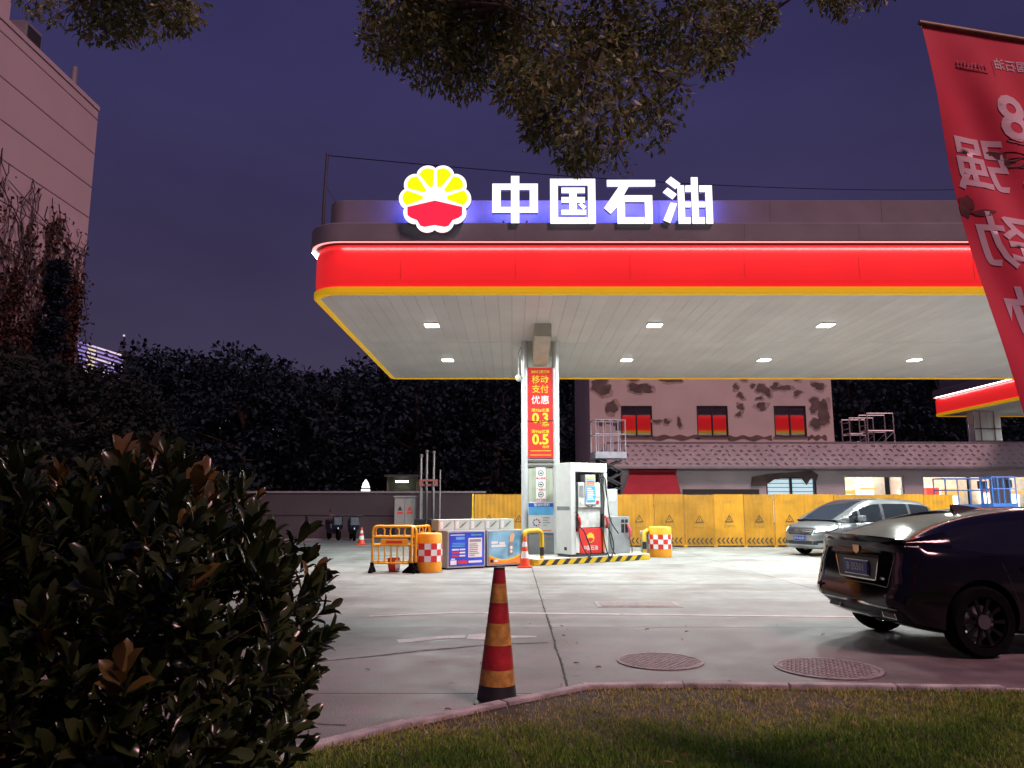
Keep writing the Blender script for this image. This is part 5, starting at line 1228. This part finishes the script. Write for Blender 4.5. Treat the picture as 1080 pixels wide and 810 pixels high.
for s in (-1, 1):
    decal('headlight_housing', 'front', [(s*.50, .63), (s*.83, .68), (s*.86, .89), (s*.50, .83)], BLACKP, .004, 8, 5)
    decal('headlight_housing', 'left' if s > 0 else 'right', [(2.10, .67), (1.74, .76), (1.66, .91), (2.10, .85)], BLACKP, .004, 8, 4)
    decal('headlight', 'front', [(s*.54, .66), (s*.80, .72), (s*.83, .86), (s*.54, .80)], HL, .008, 8, 5)
    decal('headlight', 'left' if s > 0 else 'right', [(2.06, .70), (1.76, .80), (1.70, .88), (2.06, .82)], HL, .008, 8, 4)
    decal('fog_lamp', 'front', [(s*.56, .38), (s*.72, .38), (s*.72, .46), (s*.56, .44)], BLACKP, .008, 4, 2)
decal('lower_intake', 'front', [(.6, .33), (-.6, .33), (-.66, .43), (.66, .43)], BLACKP, .008, 12, 3)
decal('bumper_trim', 'front', [(.75, .30), (-.75, .30), (-.75, .318), (.75, .318)], CHROME, .012, 14, 1)
plate(t, decal, proj, 'front', 0, .50, '沪A·6L05')
for s, f in ((1, 'left'), (-1, 'right')):
    for x in (1.0, -.06, -1.14): decal('door_gap', f, [(x, .28), (x+.008, .28), (x+.008-.03, .96), (x-.03, .96)], BLACKP, .001, 1, 8)
    decal('sill_trim', f, [(-.98, .24), (1.02, .24), (1.02, .27), (-.98, .27)], BLACKP, .006, 12, 1)
    for x in (.15, -.95): decal('door_handle', f, [(x-.12, .84), (x+.1, .84), (x+.1, .87), (x-.12, .87)], CHROME, .03, 4, 1)
    mrr = part('door_mirror', MB().box((.98, s*1.0, 1.06), (.14, .22, .16)), PAINTS, t, bevel=.045, seg=3); part('mirror_arm', MB().box((1.0, s*.88, 1.0), (.06, .1, .05)), BLACKP, t)
    decal('tail_light', 'rear', [(s*.62, .8), (s*.76, .8), (s*.76, .95), (s*.62, .95)], TAIL, .006, 4, 4)
for s in (-1, 1):
    part('seat_row', MB().b2(.05, .2, s*.4-.22, s*.4+.22, .9, 1.42), BLACKP, t, bevel=.04)

# ================================================================== BANNER
BYD = 3.25
tl = at(972, 27, BYD); tr = at(1080, 45, BYD); bl_ = at(1080, 462, BYD)
ex = (tr-tl).normalized(); ey = (bl_-tl).normalized()
BWD, BHT = .82, 2.5
bn = thing('banner', 'tilted red promotional banner on a leaning pole at the right edge, lettering seen from behind', 'banner', (0, 0, 0))
BRED = bpy.data.materials.new('banner_fabric'); BRED.use_nodes = True
n_ = BRED.node_tree.nodes; l_ = BRED.node_tree.links; b = n_['Principled BSDF']; b.inputs['Base Color'].default_value = (.58, .015, .03, 1); b.inputs['Roughness'].default_value = .6
nzz = n_.new('ShaderNodeTexNoise'); nzz.inputs['Scale'].default_value = 2.2; nzz.inputs['Detail'].default_value = 6; rp_ = n_.new('ShaderNodeValToRGB'); tcn = n_.new('ShaderNodeTexCoord'); l_.new(tcn.outputs['Object'], nzz.inputs[0])
rp_.color_ramp.elements[0].position = .35; rp_.color_ramp.elements[0].color = (.78, .022, .075, 1); rp_.color_ramp.elements[1].position = .7; rp_.color_ramp.elements[1].color = (.90, .045, .09, 1)
l_.new(nzz.outputs[0], rp_.inputs[0]); l_.new(rp_.outputs[0], b.inputs['Base Color'])
trl = n_.new('ShaderNodeBsdfTranslucent'); l_.new(rp_.outputs[0], trl.inputs[0]); mx = n_.new('ShaderNodeMixShader'); mx.inputs[0].default_value = .18
l_.new(b.outputs[0], mx.inputs[1]); l_.new(trl.outputs[0], mx.inputs[2]); l_.new(mx.outputs[0], n_['Material Output'].inputs[0])
def bpt(u, v, off=0):
    """u across from the free edge, v down; gentle folds"""
    p = tl + ex*u + ey*v; fold = .018*math.sin(u*9+v*2.2)*min(1, v*2) + .03*math.sin(v*2.1+u*2) * min(1, v*1.5) + .008*math.sin(u*23-v*5)*min(1, v*3)
    return Vector((p.x, p.y+fold-off, p.z))
m = MB(); NU, NV = 24, 60
for o in (.0006, -.0006):
    k0 = len(m.v); m.v += [tuple(bpt(BWD*i/NU, BHT*j/NV, o)) for j in range(NV+1) for i in range(NU+1)]
    m.f += [(k0+j*(NU+1)+i, k0+j*(NU+1)+i+1, k0+(j+1)*(NU+1)+i+1, k0+(j+1)*(NU+1)+i) for j in range(NV) for i in range(NU)]; m.mi += [0]*(NU*NV)
cloth = part('fabric', m, BRED, bn, 80)
WSEE = pm('show_through_white', (.80, .58, .62), .6, var=.08, scale=4)
BROWNP = pm('banner_brown_print', (.13, .02, .02), .6, var=.6, scale=8)
def btext(s, size, u, v, mt, bold=.0, sx=1.):
    me = text_mesh(s, size, mt, bold); bm = bmesh.new(); bm.from_mesh(me)
    bmesh.ops.subdivide_edges(bm, edges=[e_ for e_ in bm.edges if e_.calc_length() > .05], cuts=2)
    bmesh.ops.triangulate(bm, faces=bm.faces)
    for q in bm.verts: q.co = bpt(u-q.co.x*sx, v-q.co.y, .0024)          # mirrored: seen from the back
    bm.to_mesh(me); bm.free(); link('lettering', me, cloth)
def at_b(px, py):
    p = at(px, py, BYD); d_ = Vector((p.x-tl.x, 0, p.z-tl.z)); A = np.array([[ex.x, ey.x], [ex.z, ey.z]]); s = np.linalg.solve(A, [d_.x, d_.z]); return s[0], s[1]
kk = BYD/FPX
for ch, px, py, sz in (('强', 1040, 174, 70), ('劲', 1065, 258, 70), ('动', 1092, 340, 70), ('力', 1115, 424, 70)):
    u, v = at_b(px, py); btext(ch, sz*kk, u, v, WSEE, .0045, .86)
u, v = at_b(1086, 130); btext('98', 78*kk, u, v, WSEE, .006, .85)
for ch, px, py in (('号', 1107, 205), ('汽', 1128, 285), ('油', 1150, 365)):
    u, v = at_b(px, py); btext(ch, 66*kk, u, v, WSEE, .0045, .86)
u, v = at_b(1072, 71); btext('中国石油', 14*kk, u, v, WSEE, .001, .9)
m = MB()
for i in range(9):
    u, v = at_b(1011+i*3.6, 66+i*.7); pts = [bpt(u+.004*math.sin(q*2.1+i), v+.012*math.sin(q*1.7+i*2)-.004, .004) for q in range(5)]; m.tube([p_ for p_ in pts], .0016, 4)
u0, v0 = at_b(1010, 68); u1, v1 = at_b(1043, 76); m.tube([bpt(u0+(u1-u0)*i/6, v0+(v1-v0)*i/6, .004) for i in range(7)], .0016, 4)
u0, v0 = at_b(1046, 63); u1, v1 = at_b(1051, 79); m.tube([bpt(u0, v0, .004), bpt(u1, v1, .004)], .001, 4); part('slogan_script', m, WSEE, cloth)
for (px, py, rx, ry, sd_) in ((1064, 163, 15, 7, 3), (1078, 172, 14, 8, 8), (1025, 213, 7, 13, 9), (1040, 222, 12, 4, 12), (1077, 150, 10, 4, 21)):
    u, v = at_b(px, py); P = blob(u, v, rx*kk, ry*kk, sd_); m = MB(); m.add([tuple(bpt(a, b2, .0025)) for a, b2 in P], [tuple(range(len(P)))]); part('brown_print', m, BROWNP, cloth)
part('top_rod', MB().tube([bpt(-.01, -.012), bpt(BWD+.06, -.012)], .013, 8), pm('bamboo', (.30, .20, .10), .5, var=.3, scale=20), bn, 50)
top = bpt(BWD+.05, -.05); down = (ey*1.0); L_ = (top.z-.08)/(-down.z); base_p = top+down*L_
part('pole', MB().tube([tuple(top-down*.05), tuple(base_p)], .02, 8), GALV, bn, 50); part('foot', MB().lathe([(.16, .085), (.16, .10), (.03, .12), (.03, .3)], 16, (base_p.x, base_p.y, 0)), DGREY, bn)

# ================================================================== LEFT OFFICE BLOCK
LX = at(104, 117, 40.0).x; LY1 = 40.0; LY0 = 20.0
LWALL = pm('mauve_panel', (.55, .46, .47), .7, var=.06, scale=.15, world=True)
lb = thing('office_block', 'tall windowless pale pink office block at the left edge', 'building', (LX, LY1, 0))
ztop = at(104, 117, LY1).z
jz = [at(98, y, LY1).z for y in (300, 265, 230, 198, 163, 127)]
lv = [0, 3, 6] + jz + [ztop]
for a, b in zip(lv[:-1], lv[1:]): part('wall_panel', MB().b2(-16, 0, -20, 0, a+.02, b-.02), LWALL, lb, bevel=.02, seg=1)
part('core', MB().b2(-15.95, -.05, -19.95, -.05, 0, ztop-.1), DGREY, lb)
part('parapet', MB().b2(-16, .04, -20, .04, ztop+.001, ztop+.25), LWALL, lb)
part('stair_tower', MB().b2(-8, -.1, -19, -7.6, ztop+.251, ztop+5), LWALL, lb)
q = at(28, 40, 34.5); 
part('roof_unit', MB().b2(-1.0, -.1, -6.4, -5.2, ztop+.251, ztop+1.2), GREYP, lb, bevel=.03)
for i in range(5): part('unit_louvre', MB().b2(-.1, -.07, -6.3, -5.3, ztop+.4+i*.14, ztop+.47+i*.14), DGREY, lb)
part('vent_stack', MB().tube([(-.3, -2.0, ztop+.251), (-.3, -2.0, ztop+1.4)], .16, 10), GREYP, lb, 40)
# creeper on the wall
BARK = pm('dark_bark', (.045, .032, .026), .9, var=.3, scale=12, bump=.5)
VINE = rand_leaf('creeper_leaves', [(.02, .012, .010), (.05, .022, .016), (.085, .034, .022), (.028, .024, .012)], .7, .2, .2)
cv = thing('wall_creeper', 'reddish dry creeper hanging over the lower wall of the office block', 'creeper', (LX, 34, 0)); m = MB(); r = random.Random(11); tips = []
for i in range(150):
    y = r.uniform(-8, 5.8); zt_ = (17.2 if y < 0 else 17.2-y*.25)-r.uniform(0, 5.5); z = zt_; P = []; x = .05; yy = y
    L_ = r.uniform(3, 9)
    while z > max(zt_-L_, 0.3): P.append((x+.02+r.uniform(0, .25), yy, z)); z -= .45; yy += r.gauss(0, .14); tips.append(P[-1])
    if len(P) > 2: m.tube(P, [.028*(1-.6*k/len(P)) for k in range(len(P))], 4, cap=False)
for i in range(8):
    y = r.uniform(-7, 5); m.tube([(.1, y+r.gauss(0, .2)*k, k*1.6) for k in range(11)], [.09-.007*k for k in range(11)], 5, cap=False)
stuff(part('stem', m, BARK, cv))
T = np.array(tips); idx = rng.integers(0, len(T), 30000); P = T[idx]+rng.normal(0, .2, (30000, 3)); P[:, 0] = np.abs(P[:, 0])*.8+.04
P = P[P[:, 2] > .3]; n = len(P)
dens = fbm(P[:, 1]*.9, P[:, 2]*.7, 5); kp_ = rng.random(n) < np.clip(.55+dens*.6-(P[:, 2]-11)*.08, .05, 1); P = P[kp_]; n = len(P)
stuff(link('leaves', leaf_mesh('leaves', P, unit(rng.normal(0, 1, (n, 3))+[0, 0, -.8]), unit(rng.normal(0, 1, (n, 3))+[1, 0, 0]), rng.uniform(.14, .26, n), rng.uniform(.10, .2, n), VINE, rng.random(n), .1, True), cv))

# ================================================================== FAR TOWER
FT = 190
p = at(106, 375, FT); t = thing('distant_tower', 'far curved high-rise with glowing purple and white floor bands', 'building', (p.x, FT, 0))
ztp = at(90, 358, FT).z; P = []
def arc(rx): return [(-6+ (a-.5)*rx, -4*math.sin(PI*a)) for a in [i/12 for i in range(13)]]
part('core', MB().prism([(-7, 0), (6, 0), (6, 8), (-7, 8)], 'z', 0, ztp-3), DGREY, t)
NEONP, NEONW, NEONY = emit('neon_violet', (.42, .35, 1.), .55), emit('neon_white', (.75, .7, .9), .75), emit('neon_cream', (.9, .8, .5), .7)
for i in range(11):
    z = ztp-.6-i*.95
    def top_at(x): return ztp-(x+7)*.32
    for (xa, xb, mt) in ((-7, -2.2, NEONP), (-2.1, 0.2, NEONY if i % 2 else NEONW), (.3, 6, NEONP if i % 3 else NEONW)):
        ym = -2.2*math.sin(PI*((xa+xb)/2+7)/13); zz = z-(xa+xb+14)/2*.30
        part('light_band', MB().add([(xa, -2.2*math.sin(PI*(xa+7)/13)-.4, zz+(xb-xa)*.15), (xb, -2.2*math.sin(PI*(xb+7)/13)-.4, zz-(xb-xa)*.15), (xb, -2.2*math.sin(PI*(xb+7)/13)-.4, zz-(xb-xa)*.15+.42), (xa, -2.2*math.sin(PI*(xa+7)/13)-.4, zz+(xb-xa)*.15+.42)], [(0, 1, 2, 3)]), mt, t)
part('mast', MB().tube([(5, 1, ztp-8), (5, 1, ztp+1)], .12, 5), DGREY, t); part('beacon', MB().lathe([(.25, ztp+1), (.25, ztp+1.4)], 8, (5, 1, 0)), NEONW, t)

# ================================================================== TREES BEHIND
FOL = [rand_leaf('night_foliage_a', [(.015, .026, .036), (.020, .034, .046), (.026, .043, .056), (.017, .030, .040)], .9, .05, .2),  # bluish leaf tones carry the navy night haze over the back row
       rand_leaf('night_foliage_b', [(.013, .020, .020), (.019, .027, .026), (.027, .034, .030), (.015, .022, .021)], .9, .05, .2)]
def tree(name, label, x, y, h, cr, grp, fol=0, nl=4200, ls=.34, base=.30, trunk_r=.22, z0=0, seed=0, cone_=False):
    r = np.random.default_rng(seed+100); t = thing(name, label, 'tree', (x, y, z0), 0, grp); m = MB()
    th_ = h*(base+.12)
    tp = [(0, 0, -.05)] + [(r.normal(0, .06)*k, r.normal(0, .06)*k, th_*k/4) for k in range(1, 5)] + [(r.normal(0, .2), r.normal(0, .2), h*.86)]
    m.tube(tp, [trunk_r*1.25, trunk_r, trunk_r*.9, trunk_r*.8, trunk_r*.7, trunk_r*.12], 8)
    nb = 26; cs = []
    for i in range(nb):
        f = (i+.5)/nb; z = h*(base+(1-base)*(.06+.88*f)); a = i*2.4+r.uniform(-.4, .4)
        prof = (1-f)*.95+.06 if cone_ else math.sin(PI*(.12+.80*f))**.7
        rad = cr*prof*r.uniform(.45, .92); cx, cy = rad*math.cos(a), rad*math.sin(a); cs.append((cx, cy, z, cr*(.26+.16*r.random())*(1.25 if cone_ else 1)))
        if i % 2 == 0 and not cone_: m.tube([(0, 0, min(th_+(h*.8-th_)*f*.7, z-.2)), (cx*.5, cy*.5, z-h*.05), (cx, cy, z)], [trunk_r*.35, trunk_r*.22, .02], 5, cap=False)
    part('trunk', m, BARK, t, 50)
    cs = np.array(cs); w = cs[:, 3]**2; idx = r.choice(nb, nl, p=w/w.sum()); d_ = unit(r.normal(size=(nl, 3))); rr_ = cs[idx, 3]*(.35+.65*r.random(nl)**.5)*(1+.25*np.sin(d_[:, 0]*7+idx)*np.cos(d_[:, 2]*6))
    P = cs[idx, :3]+d_*rr_[:, None]*np.array([1, 1, .72]); keep = P[:, 2] > h*base*.55; P, d_, idx = P[keep], d_[keep], idx[keep]; n = len(P)
    D = unit(d_*.8+r.normal(0, .7, (n, 3))+[0, 0, -.25]); rn = np.clip(.5+.3*np.sin(idx*1.7)+r.normal(0, .2, n), 0, 1)
    link('crown', leaf_mesh('crown', P, D, unit(r.normal(0, .6, (n, 3))+[0, 0, 1]), r.uniform(.7, 1.3, n)*ls, r.uniform(.5, .8, n)*ls, FOL[fol], rn, .08, True), t); return t
BT = [  # px, top py, Y, crown radius, label
 (165, 366, 52, 4.6, 'dark tree right of the far glowing tower, first of the back row'), (215, 378, 55, 4.2, 'dark tree of the back row above the middle of the shrub'), (262, 372, 50, 4.4, 'dark round topped tree of the back row, left of the canopy corner'),
 (312, 386, 56, 4.2, 'dark tree of the back row just left of the canopy edge'), (352, 392, 50, 3.8, 'dark tree of the back row under the canopy corner'), (395, 380, 57, 4.6, 'dark tree behind the canopy corner and the vent pipes'),
 (440, 375, 52, 4.4, 'dark tree behind the vent pipes'), (485, 370, 58, 4.8, 'dark tree left of the column behind the display boxes'), (530, 372, 53, 4.4, 'dark tree directly left of the canopy column'), (580, 368, 60, 4.8, 'dark tree directly right of the canopy column'),
 (622, 365, 56, 4.6, 'dark tree at the left corner of the pink building'), (890, 345, 56, 5.0, 'dark tree right of the pink building behind the scaffolds'), (940, 350, 60, 5.4, 'dark tree behind the taller scaffold'), (990, 345, 57, 5.2, 'dark tree behind the left end of the far canopy'), (1045, 350, 62, 5.4, 'dark tree behind the far canopy column')]
for i, (px, py, Y, cr_, lb_) in enumerate(BT):
    p = at(px, py, Y); tree('broadleaf_tree', lb_, p.x, Y, p.z, cr_, 'dark trees behind the station', 0, 4800, .42, .12, .28, seed=i)
BR = [(-14, 50, 372), (20, 90, 375), (60, 72, 372), (140, 74, 378), (190, 78, 385), (240, 70, 384), (290, 80, 390), (335, 74, 398), (375, 82, 398), (420, 76, 392), (465, 84, 388), (510, 78, 384), (555, 86, 380), (605, 80, 380), (868, 80, 372), (915, 86, 370), (965, 78, 372), (1015, 88, 370), (1070, 80, 372)]
srcs = [o for o in C.objects if o.name.startswith('broadleaf_tree')]
for i, (px, Y, py) in enumerate(BR):
    o = copy_tree(srcs[i % len(srcs)]); p = at(px, py, Y); k = p.z/max(v.co.z for v in [c_ for c_ in o.children if c_.name.startswith('crown')][0].data.vertices); o.location = (p.x, Y, 0); o.scale = (k*1.15, k*1.15, k); o.rotation_euler[2] = i*1.3
    o['label'] = 'tree of the dim rear rank, hardly told apart in the dark'; o['group'] = 'rear rank of dark trees'
for i, (px, py, Y, cr_, lb_) in enumerate([(20, 372, 27, 2.6, 'brownish tree in front of the office block, at the left picture edge'), (68, 385, 29, 2.5, 'brownish tree in front of the office block, second from the left edge'), (112, 392, 31, 2.4, 'brownish tree below the far glowing tower'), (150, 412, 33, 2.3, 'low brownish tree left of the back row'), (-25, 365, 25, 2.8, 'brownish tree beyond the left picture edge')]):
    p = at(px, py, Y); tree('broadleaf_tree', lb_, p.x, Y, p.z, cr_, 'brownish trees before the office block', 1, 5200, .24, .08, .16, seed=40+i)
p = at(57, 262, 35); tree('cypress_tree', 'narrow dark cypress standing against the creeper wall', at(57, 330, 35).x, 35, p.z, .95, None, 0, 7000, .2, .1, .15, seed=77, cone_=True)
# faint lights among the far trees
t = thing('distant_house', 'dim house with small lit windows behind the trees on the left', 'house', (at(275, 450, 58.5).x, 58.5, 0))
part('wall', MB().b2(-3.6, 3.6, .0, 4, 0, at(275, 428, 58.5).z), pm('dim_wall', (.02, .02, .022), .8), t); part('roof', MB().prism([(-3.9, at(275, 428, 58.5).z+.001), (3.9, at(275, 428, 58.5).z+.001), (0, at(275, 428, 58.5).z+1.1)], 'y', -.2, 4.2), DGREY, t)
r = random.Random(5)
for i in range(26):
    x = r.uniform(-3.3, 3.3); z = at(275, r.uniform(436, 460), 58.5).z; part('window', MB().b2(x, x+r.uniform(.12, .4), -.03, -.001, z, z+r.uniform(.05, .16)), emit('far_window', (.75, .8, .9), 1.6), t)

# ================================================================== OVERHANGING TREE (trunk stands behind the viewer)
LEAF = rand_leaf('camphor_leaves', [(.07, .105, .035), (.12, .165, .055), (.18, .21, .08), (.25, .24, .10), (.34, .30, .13)], .45, .45, .35)
ft = thing('overhanging_tree', 'leafy tree whose lit branches hang into the top of the picture', 'tree', (1.6, -1.8, 0))
O = Vector((1.6, -1.8, 0)); m = MB(); r = random.Random(3)
trunk = [(0, 0, 0), (.05, .02, 1.5), (-.02, .1, 3.2), (-.1, .3, 5.0), (-.2, .6, 7.0)]
m.tube(trunk, [.24, .2, .18, .15, .09], 10)
DB = [(410, 40, 34), (425, 5, 50), (455, 50, 46), (490, 80, 30), (505, 40, 46), (470, 5, 50), (545, 20, 56), (575, 55, 58), (550, 90, 34), (590, 110, 46), (572, 138, 24), (620, 70, 56), (625, 125, 48), (650, 165, 24), (610, 160, 26), (640, 20, 56), (675, 95, 48), (690, 130, 32), (715, 95, 26), (690, 40, 50), (735, 35, 46), (770, 40, 34), (780, 10, 40), (805, 20, 18), (757, 68, 18),
      (40, -5, 26), (75, 8, 32), (110, 15, 36), (150, 18, 32), (185, 12, 26), (205, 5, 18), (120, -15, 50), (885, -5, 26), (905, 4, 18), (928, -10, 18), (875, -25, 34)]
cen = []
rr0 = np.random.default_rng(9)
for px, py, rp_x in DB:
    Y = 6.2+rr0.uniform(-.7, .7); p = at(px, py, Y); cen.append((p.x, p.y, p.z, rp_x*Y/FPX))
for px, py in ((450, -70), (560, -90), (680, -80), (770, -60), (120, -90), (880, -90), (600, -180), (300, -160), (200, -120)):
    Y = 5.8; p = at(px, py, Y); cen.append((p.x, p.y, p.z, .5))
cen = np.array(cen)
limbs = [(0, (530, 25)), (0, (640, 60)), (0, (740, 20)), (0, (110, 0)), (0, (900, -15))]
hubs = []
for _, (px, py) in limbs:
    e_ = at(px, py-20, 6.1)-O; s_ = Vector(trunk[-2]).lerp(Vector(trunk[-1]), r.random()); md = s_.lerp(e_, .55)+Vector((0, 0, .7)); P = [s_.lerp(md, k/5).lerp(md.lerp(e_, k/5), k/5) for k in range(6)]; m.tube(P, [.07, .06, .048, .036, .026, .016], 6, cap=False); hubs.append((e_, P))
for c in cen:
    p = Vector(c[:3])-O; e_, P = min(hubs, key=lambda h: (h[0]-p).length); s_ = P[4] if (P[4]-p).length < (P[5]-p).length else P[5]
    md = s_.lerp(p, .5)+Vector((r.gauss(0, .06), r.gauss(0, .06), r.uniform(.02, .15))); m.tube([s_, md, p], [.016, .011, .006], 5, cap=False)
    for k in range(7):
        q = p+Vector((r.gauss(0, 1), r.gauss(0, 1), r.gauss(-.3, .8))).normalized()*c[3]*.85; m.tube([md.lerp(p, r.uniform(.3, 1)), p.lerp(q, .5)+Vector((0, 0, .02)), q], [.006, .004, .002], 4, cap=False)
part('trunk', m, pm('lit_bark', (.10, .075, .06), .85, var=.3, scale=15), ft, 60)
w = cen[:, 3]**2; nl = 56000; idx = rng.choice(len(cen), nl, p=w/w.sum()); d_ = unit(rng.normal(size=(nl, 3))); P = cen[idx, :3]+d_*(cen[idx, 3]*(.25+.8*rng.random(nl)**.6))[:, None]-np.array(O)
cl_ = fbm(P[:, 0]*4, P[:, 2]*4+P[:, 1]*3, 31); kp_ = rng.random(nl) < np.clip(.78+cl_*1.1, .08, 1); P, d_ = P[kp_], d_[kp_]; n = len(P)
lm = leaf_mesh('crown', P, unit(d_*.6+rng.normal(0, .7, (n, 3))+[0, 0, -.45]), unit(rng.normal(0, .7, (n, 3))+[0, 0, 1]), rng.uniform(.05, .09, n), rng.uniform(.024, .04, n), LEAF, np.clip(rng.normal(.42, .24, n), 0, 1), .1, True)
link('crown', lm, ft)

# ================================================================== SHRUB IN THE FOREGROUND
SHL = rand_leaf('shrub_leaves', [(.018, .032, .010), (.028, .046, .014), (.040, .060, .018), (.048, .054, .018), (.11, .07, .022), (.17, .105, .03)], .22, .5, .18)
SHO = [rand_leaf('shrub_leaf_green', [(.020, .034, .012), (.050, .070, .022)], .2, .5, .18, False), rand_leaf('shrub_leaf_bronze', [(.10, .062, .02), (.20, .15, .035)], .35, .4, .35, False)]
shc = Vector((-1.44, 2.42, KZ-.03)); sh = thing('shrub', 'large dark glossy leaved shrub filling the lower left corner', 'shrub', tuple(shc))
r = np.random.default_rng(21); m = MB(); shoots = []
AX = np.array([.80, .60, .83])
while len(shoots) < 2300:
    q = r.uniform(-1.03, 1.03, 3); f = (np.sum(np.abs(q)**3.4))**(1/3.4)
    if not .55 < f < 1.02 or q[2] < -.75: continue
    if f < .86 and r.random() < .35: continue
    g3 = np.sign(q)*np.abs(q)**2.4; d_ = unit((g3/AX)[None])[0]; p = q*AX
    p[0] *= .86+.14*np.clip((q[2]+.7)/.9, 0, 1); p *= 1+.05*math.sin(q[0]*6+q[2]*5)+.045*math.sin(q[0]*11-q[2]*9+q[1]*8); p[2] -= .10*abs(q[0]+.1)**3*max(q[2], 0); p[0] -= .05*max(q[0], 0)*max(q[2]-.4, 0)
    shoots.append((p+np.array([0, 0, .70]), d_))
order0 = sorted(range(len(shoots)), key=lambda i: i*7919 % 2300); shoots = [shoots[i] for i in order0]
for k in range(16):
    a = k*2.4; b0 = np.array([.10*math.cos(a), .1*math.sin(a), 0]); mid = np.array([.35*math.cos(a), .28*math.sin(a), .5+.05*(k % 4)]); m.tube([tuple(b0), tuple(mid*.6+[0, 0, .05]), tuple(mid)], [.022, .017, .012], 6, cap=False)
    for (p, d_) in shoots[k::16][:7]:
        q = mid+(p-mid)*.55+[0, 0, -.04]; m.tube([tuple(mid), tuple(q), tuple(p)], [.006, .004, .0025], 4, cap=False)
stuff(part('stem', m, pm('shrub_stem', (.05, .032, .02), .7, var=.3, scale=20), sh, 60))
LPs, LD, LN_, LL, LWd, LR = [], [], [], [], [], []
for (p, d_) in shoots:
    ax = unit((d_*.7+np.array([0, 0, .75])+r.normal(0, .25, 3))[None])[0]; nlv = r.integers(8, 13); top = p[2] > 1.38; br = r.random() < (.28 if top else .02)
    u_ = unit(np.cross(ax, [.3, .7, .2])[None])[0]; v_ = np.cross(ax, u_); L0 = r.uniform(.045, .10)
    for k in range(nlv):
        f = k/(nlv-1); a = k*2.4+r.uniform(-.3, .3); el = .25+.9*(1-f); rad = u_*math.cos(a)+v_*math.sin(a)
        LPs.append(p-ax*(.11*(1-f))); dd = ax*math.cos(el)+rad*math.sin(el); LD.append(dd+r.normal(0, .22, 3)+np.array([0, 0, -.08*(1-f)])); LN_.append(ax-rad*.2+r.normal(0, .1, 3))
        l_v = L0*(.62+.5*math.sin(PI*min(1, .25+.75*(1-f)))); LL.append(l_v); LWd.append(l_v*r.uniform(.36, .46)); LR.append(np.clip((.72+.28*r.random()) if br and f > .3 else r.random()*.62, 0, 1))
LPs, LD, LN_, LL, LWd, LR = np.array(LPs), unit(np.array(LD)), unit(np.array(LN_)), np.array(LL), np.array(LWd), np.array(LR)
Wp = LPs+np.array(shc); dist = np.linalg.norm(Wp-np.array([0, 0, CAMH]), axis=1)
infr = (np.abs(Wp[:, 0]/Wp[:, 1]) < .68) & (Wp[:, 2] > .75)
score = np.where(infr, dist-LPs[:, 2]*.12-.5*LL, 99); order = np.argsort(score); one = order[:300]; rest = order[300:]
stuff(link('foliage', leaf_mesh('foliage', LPs[rest], LD[rest], LN_[rest], LL[rest], LWd[rest], SHL, LR[rest], .12), sh))
unit_leaf = []
for mt in SHO:
    unit_leaf.append(leaf_mesh('leaf', np.zeros((1, 3)), np.array([[1., 0, 0]]), np.array([[0, 0, 1.]]), np.array([1.]), np.array([.45]), mt, np.array([.5]), .12))
for i in one:
    d_ = Vector(LD[i]); nn_ = Vector(LN_[i]); s_ = d_.cross(nn_).normalized(); up = s_.cross(d_); M = Matrix((d_, -s_, up)).transposed()
    o = link('leaf', unit_leaf[1 if LR[i] > .68 else 0], sh, tuple(LPs[i])); o.rotation_euler = M.to_euler(); o.scale = (LL[i],)*3

# ================================================================== FALLEN LEAVES
DRY = rand_leaf('dry_leaf', [(.16, .09, .04), (.30, .20, .09), (.22, .11, .05)], .8, .2, .2, False)
lm = leaf_mesh('fallen_leaf', np.zeros((1, 3)), np.array([[1., 0, 0]]), np.array([[0, 0, 1.]]), np.array([1.]), np.array([.5]), DRY, np.array([.5]), .18)
r = random.Random(17); k = 0
while k < 34:
    x, y = r.uniform(-1.5, 5), r.uniform(4.2, 10)
    on = bool(pip(np.array([x]), np.array([y]), turf)[0])
    if not on and r.random() < .45: continue
    o = link('fallen_leaf', lm, None, (x, y, (KZ+.008) if on else .006), (r.uniform(-.3, .3), r.uniform(-.3, .3), r.uniform(0, 6.3)), (r.uniform(.04, .075),)*3)
    tag(o, 'small dry leaf lying on the turf' if on else 'small dry leaf lying on the concrete', 'leaf', 'fallen leaves on the turf' if on else 'fallen leaves on the concrete'); k += 1
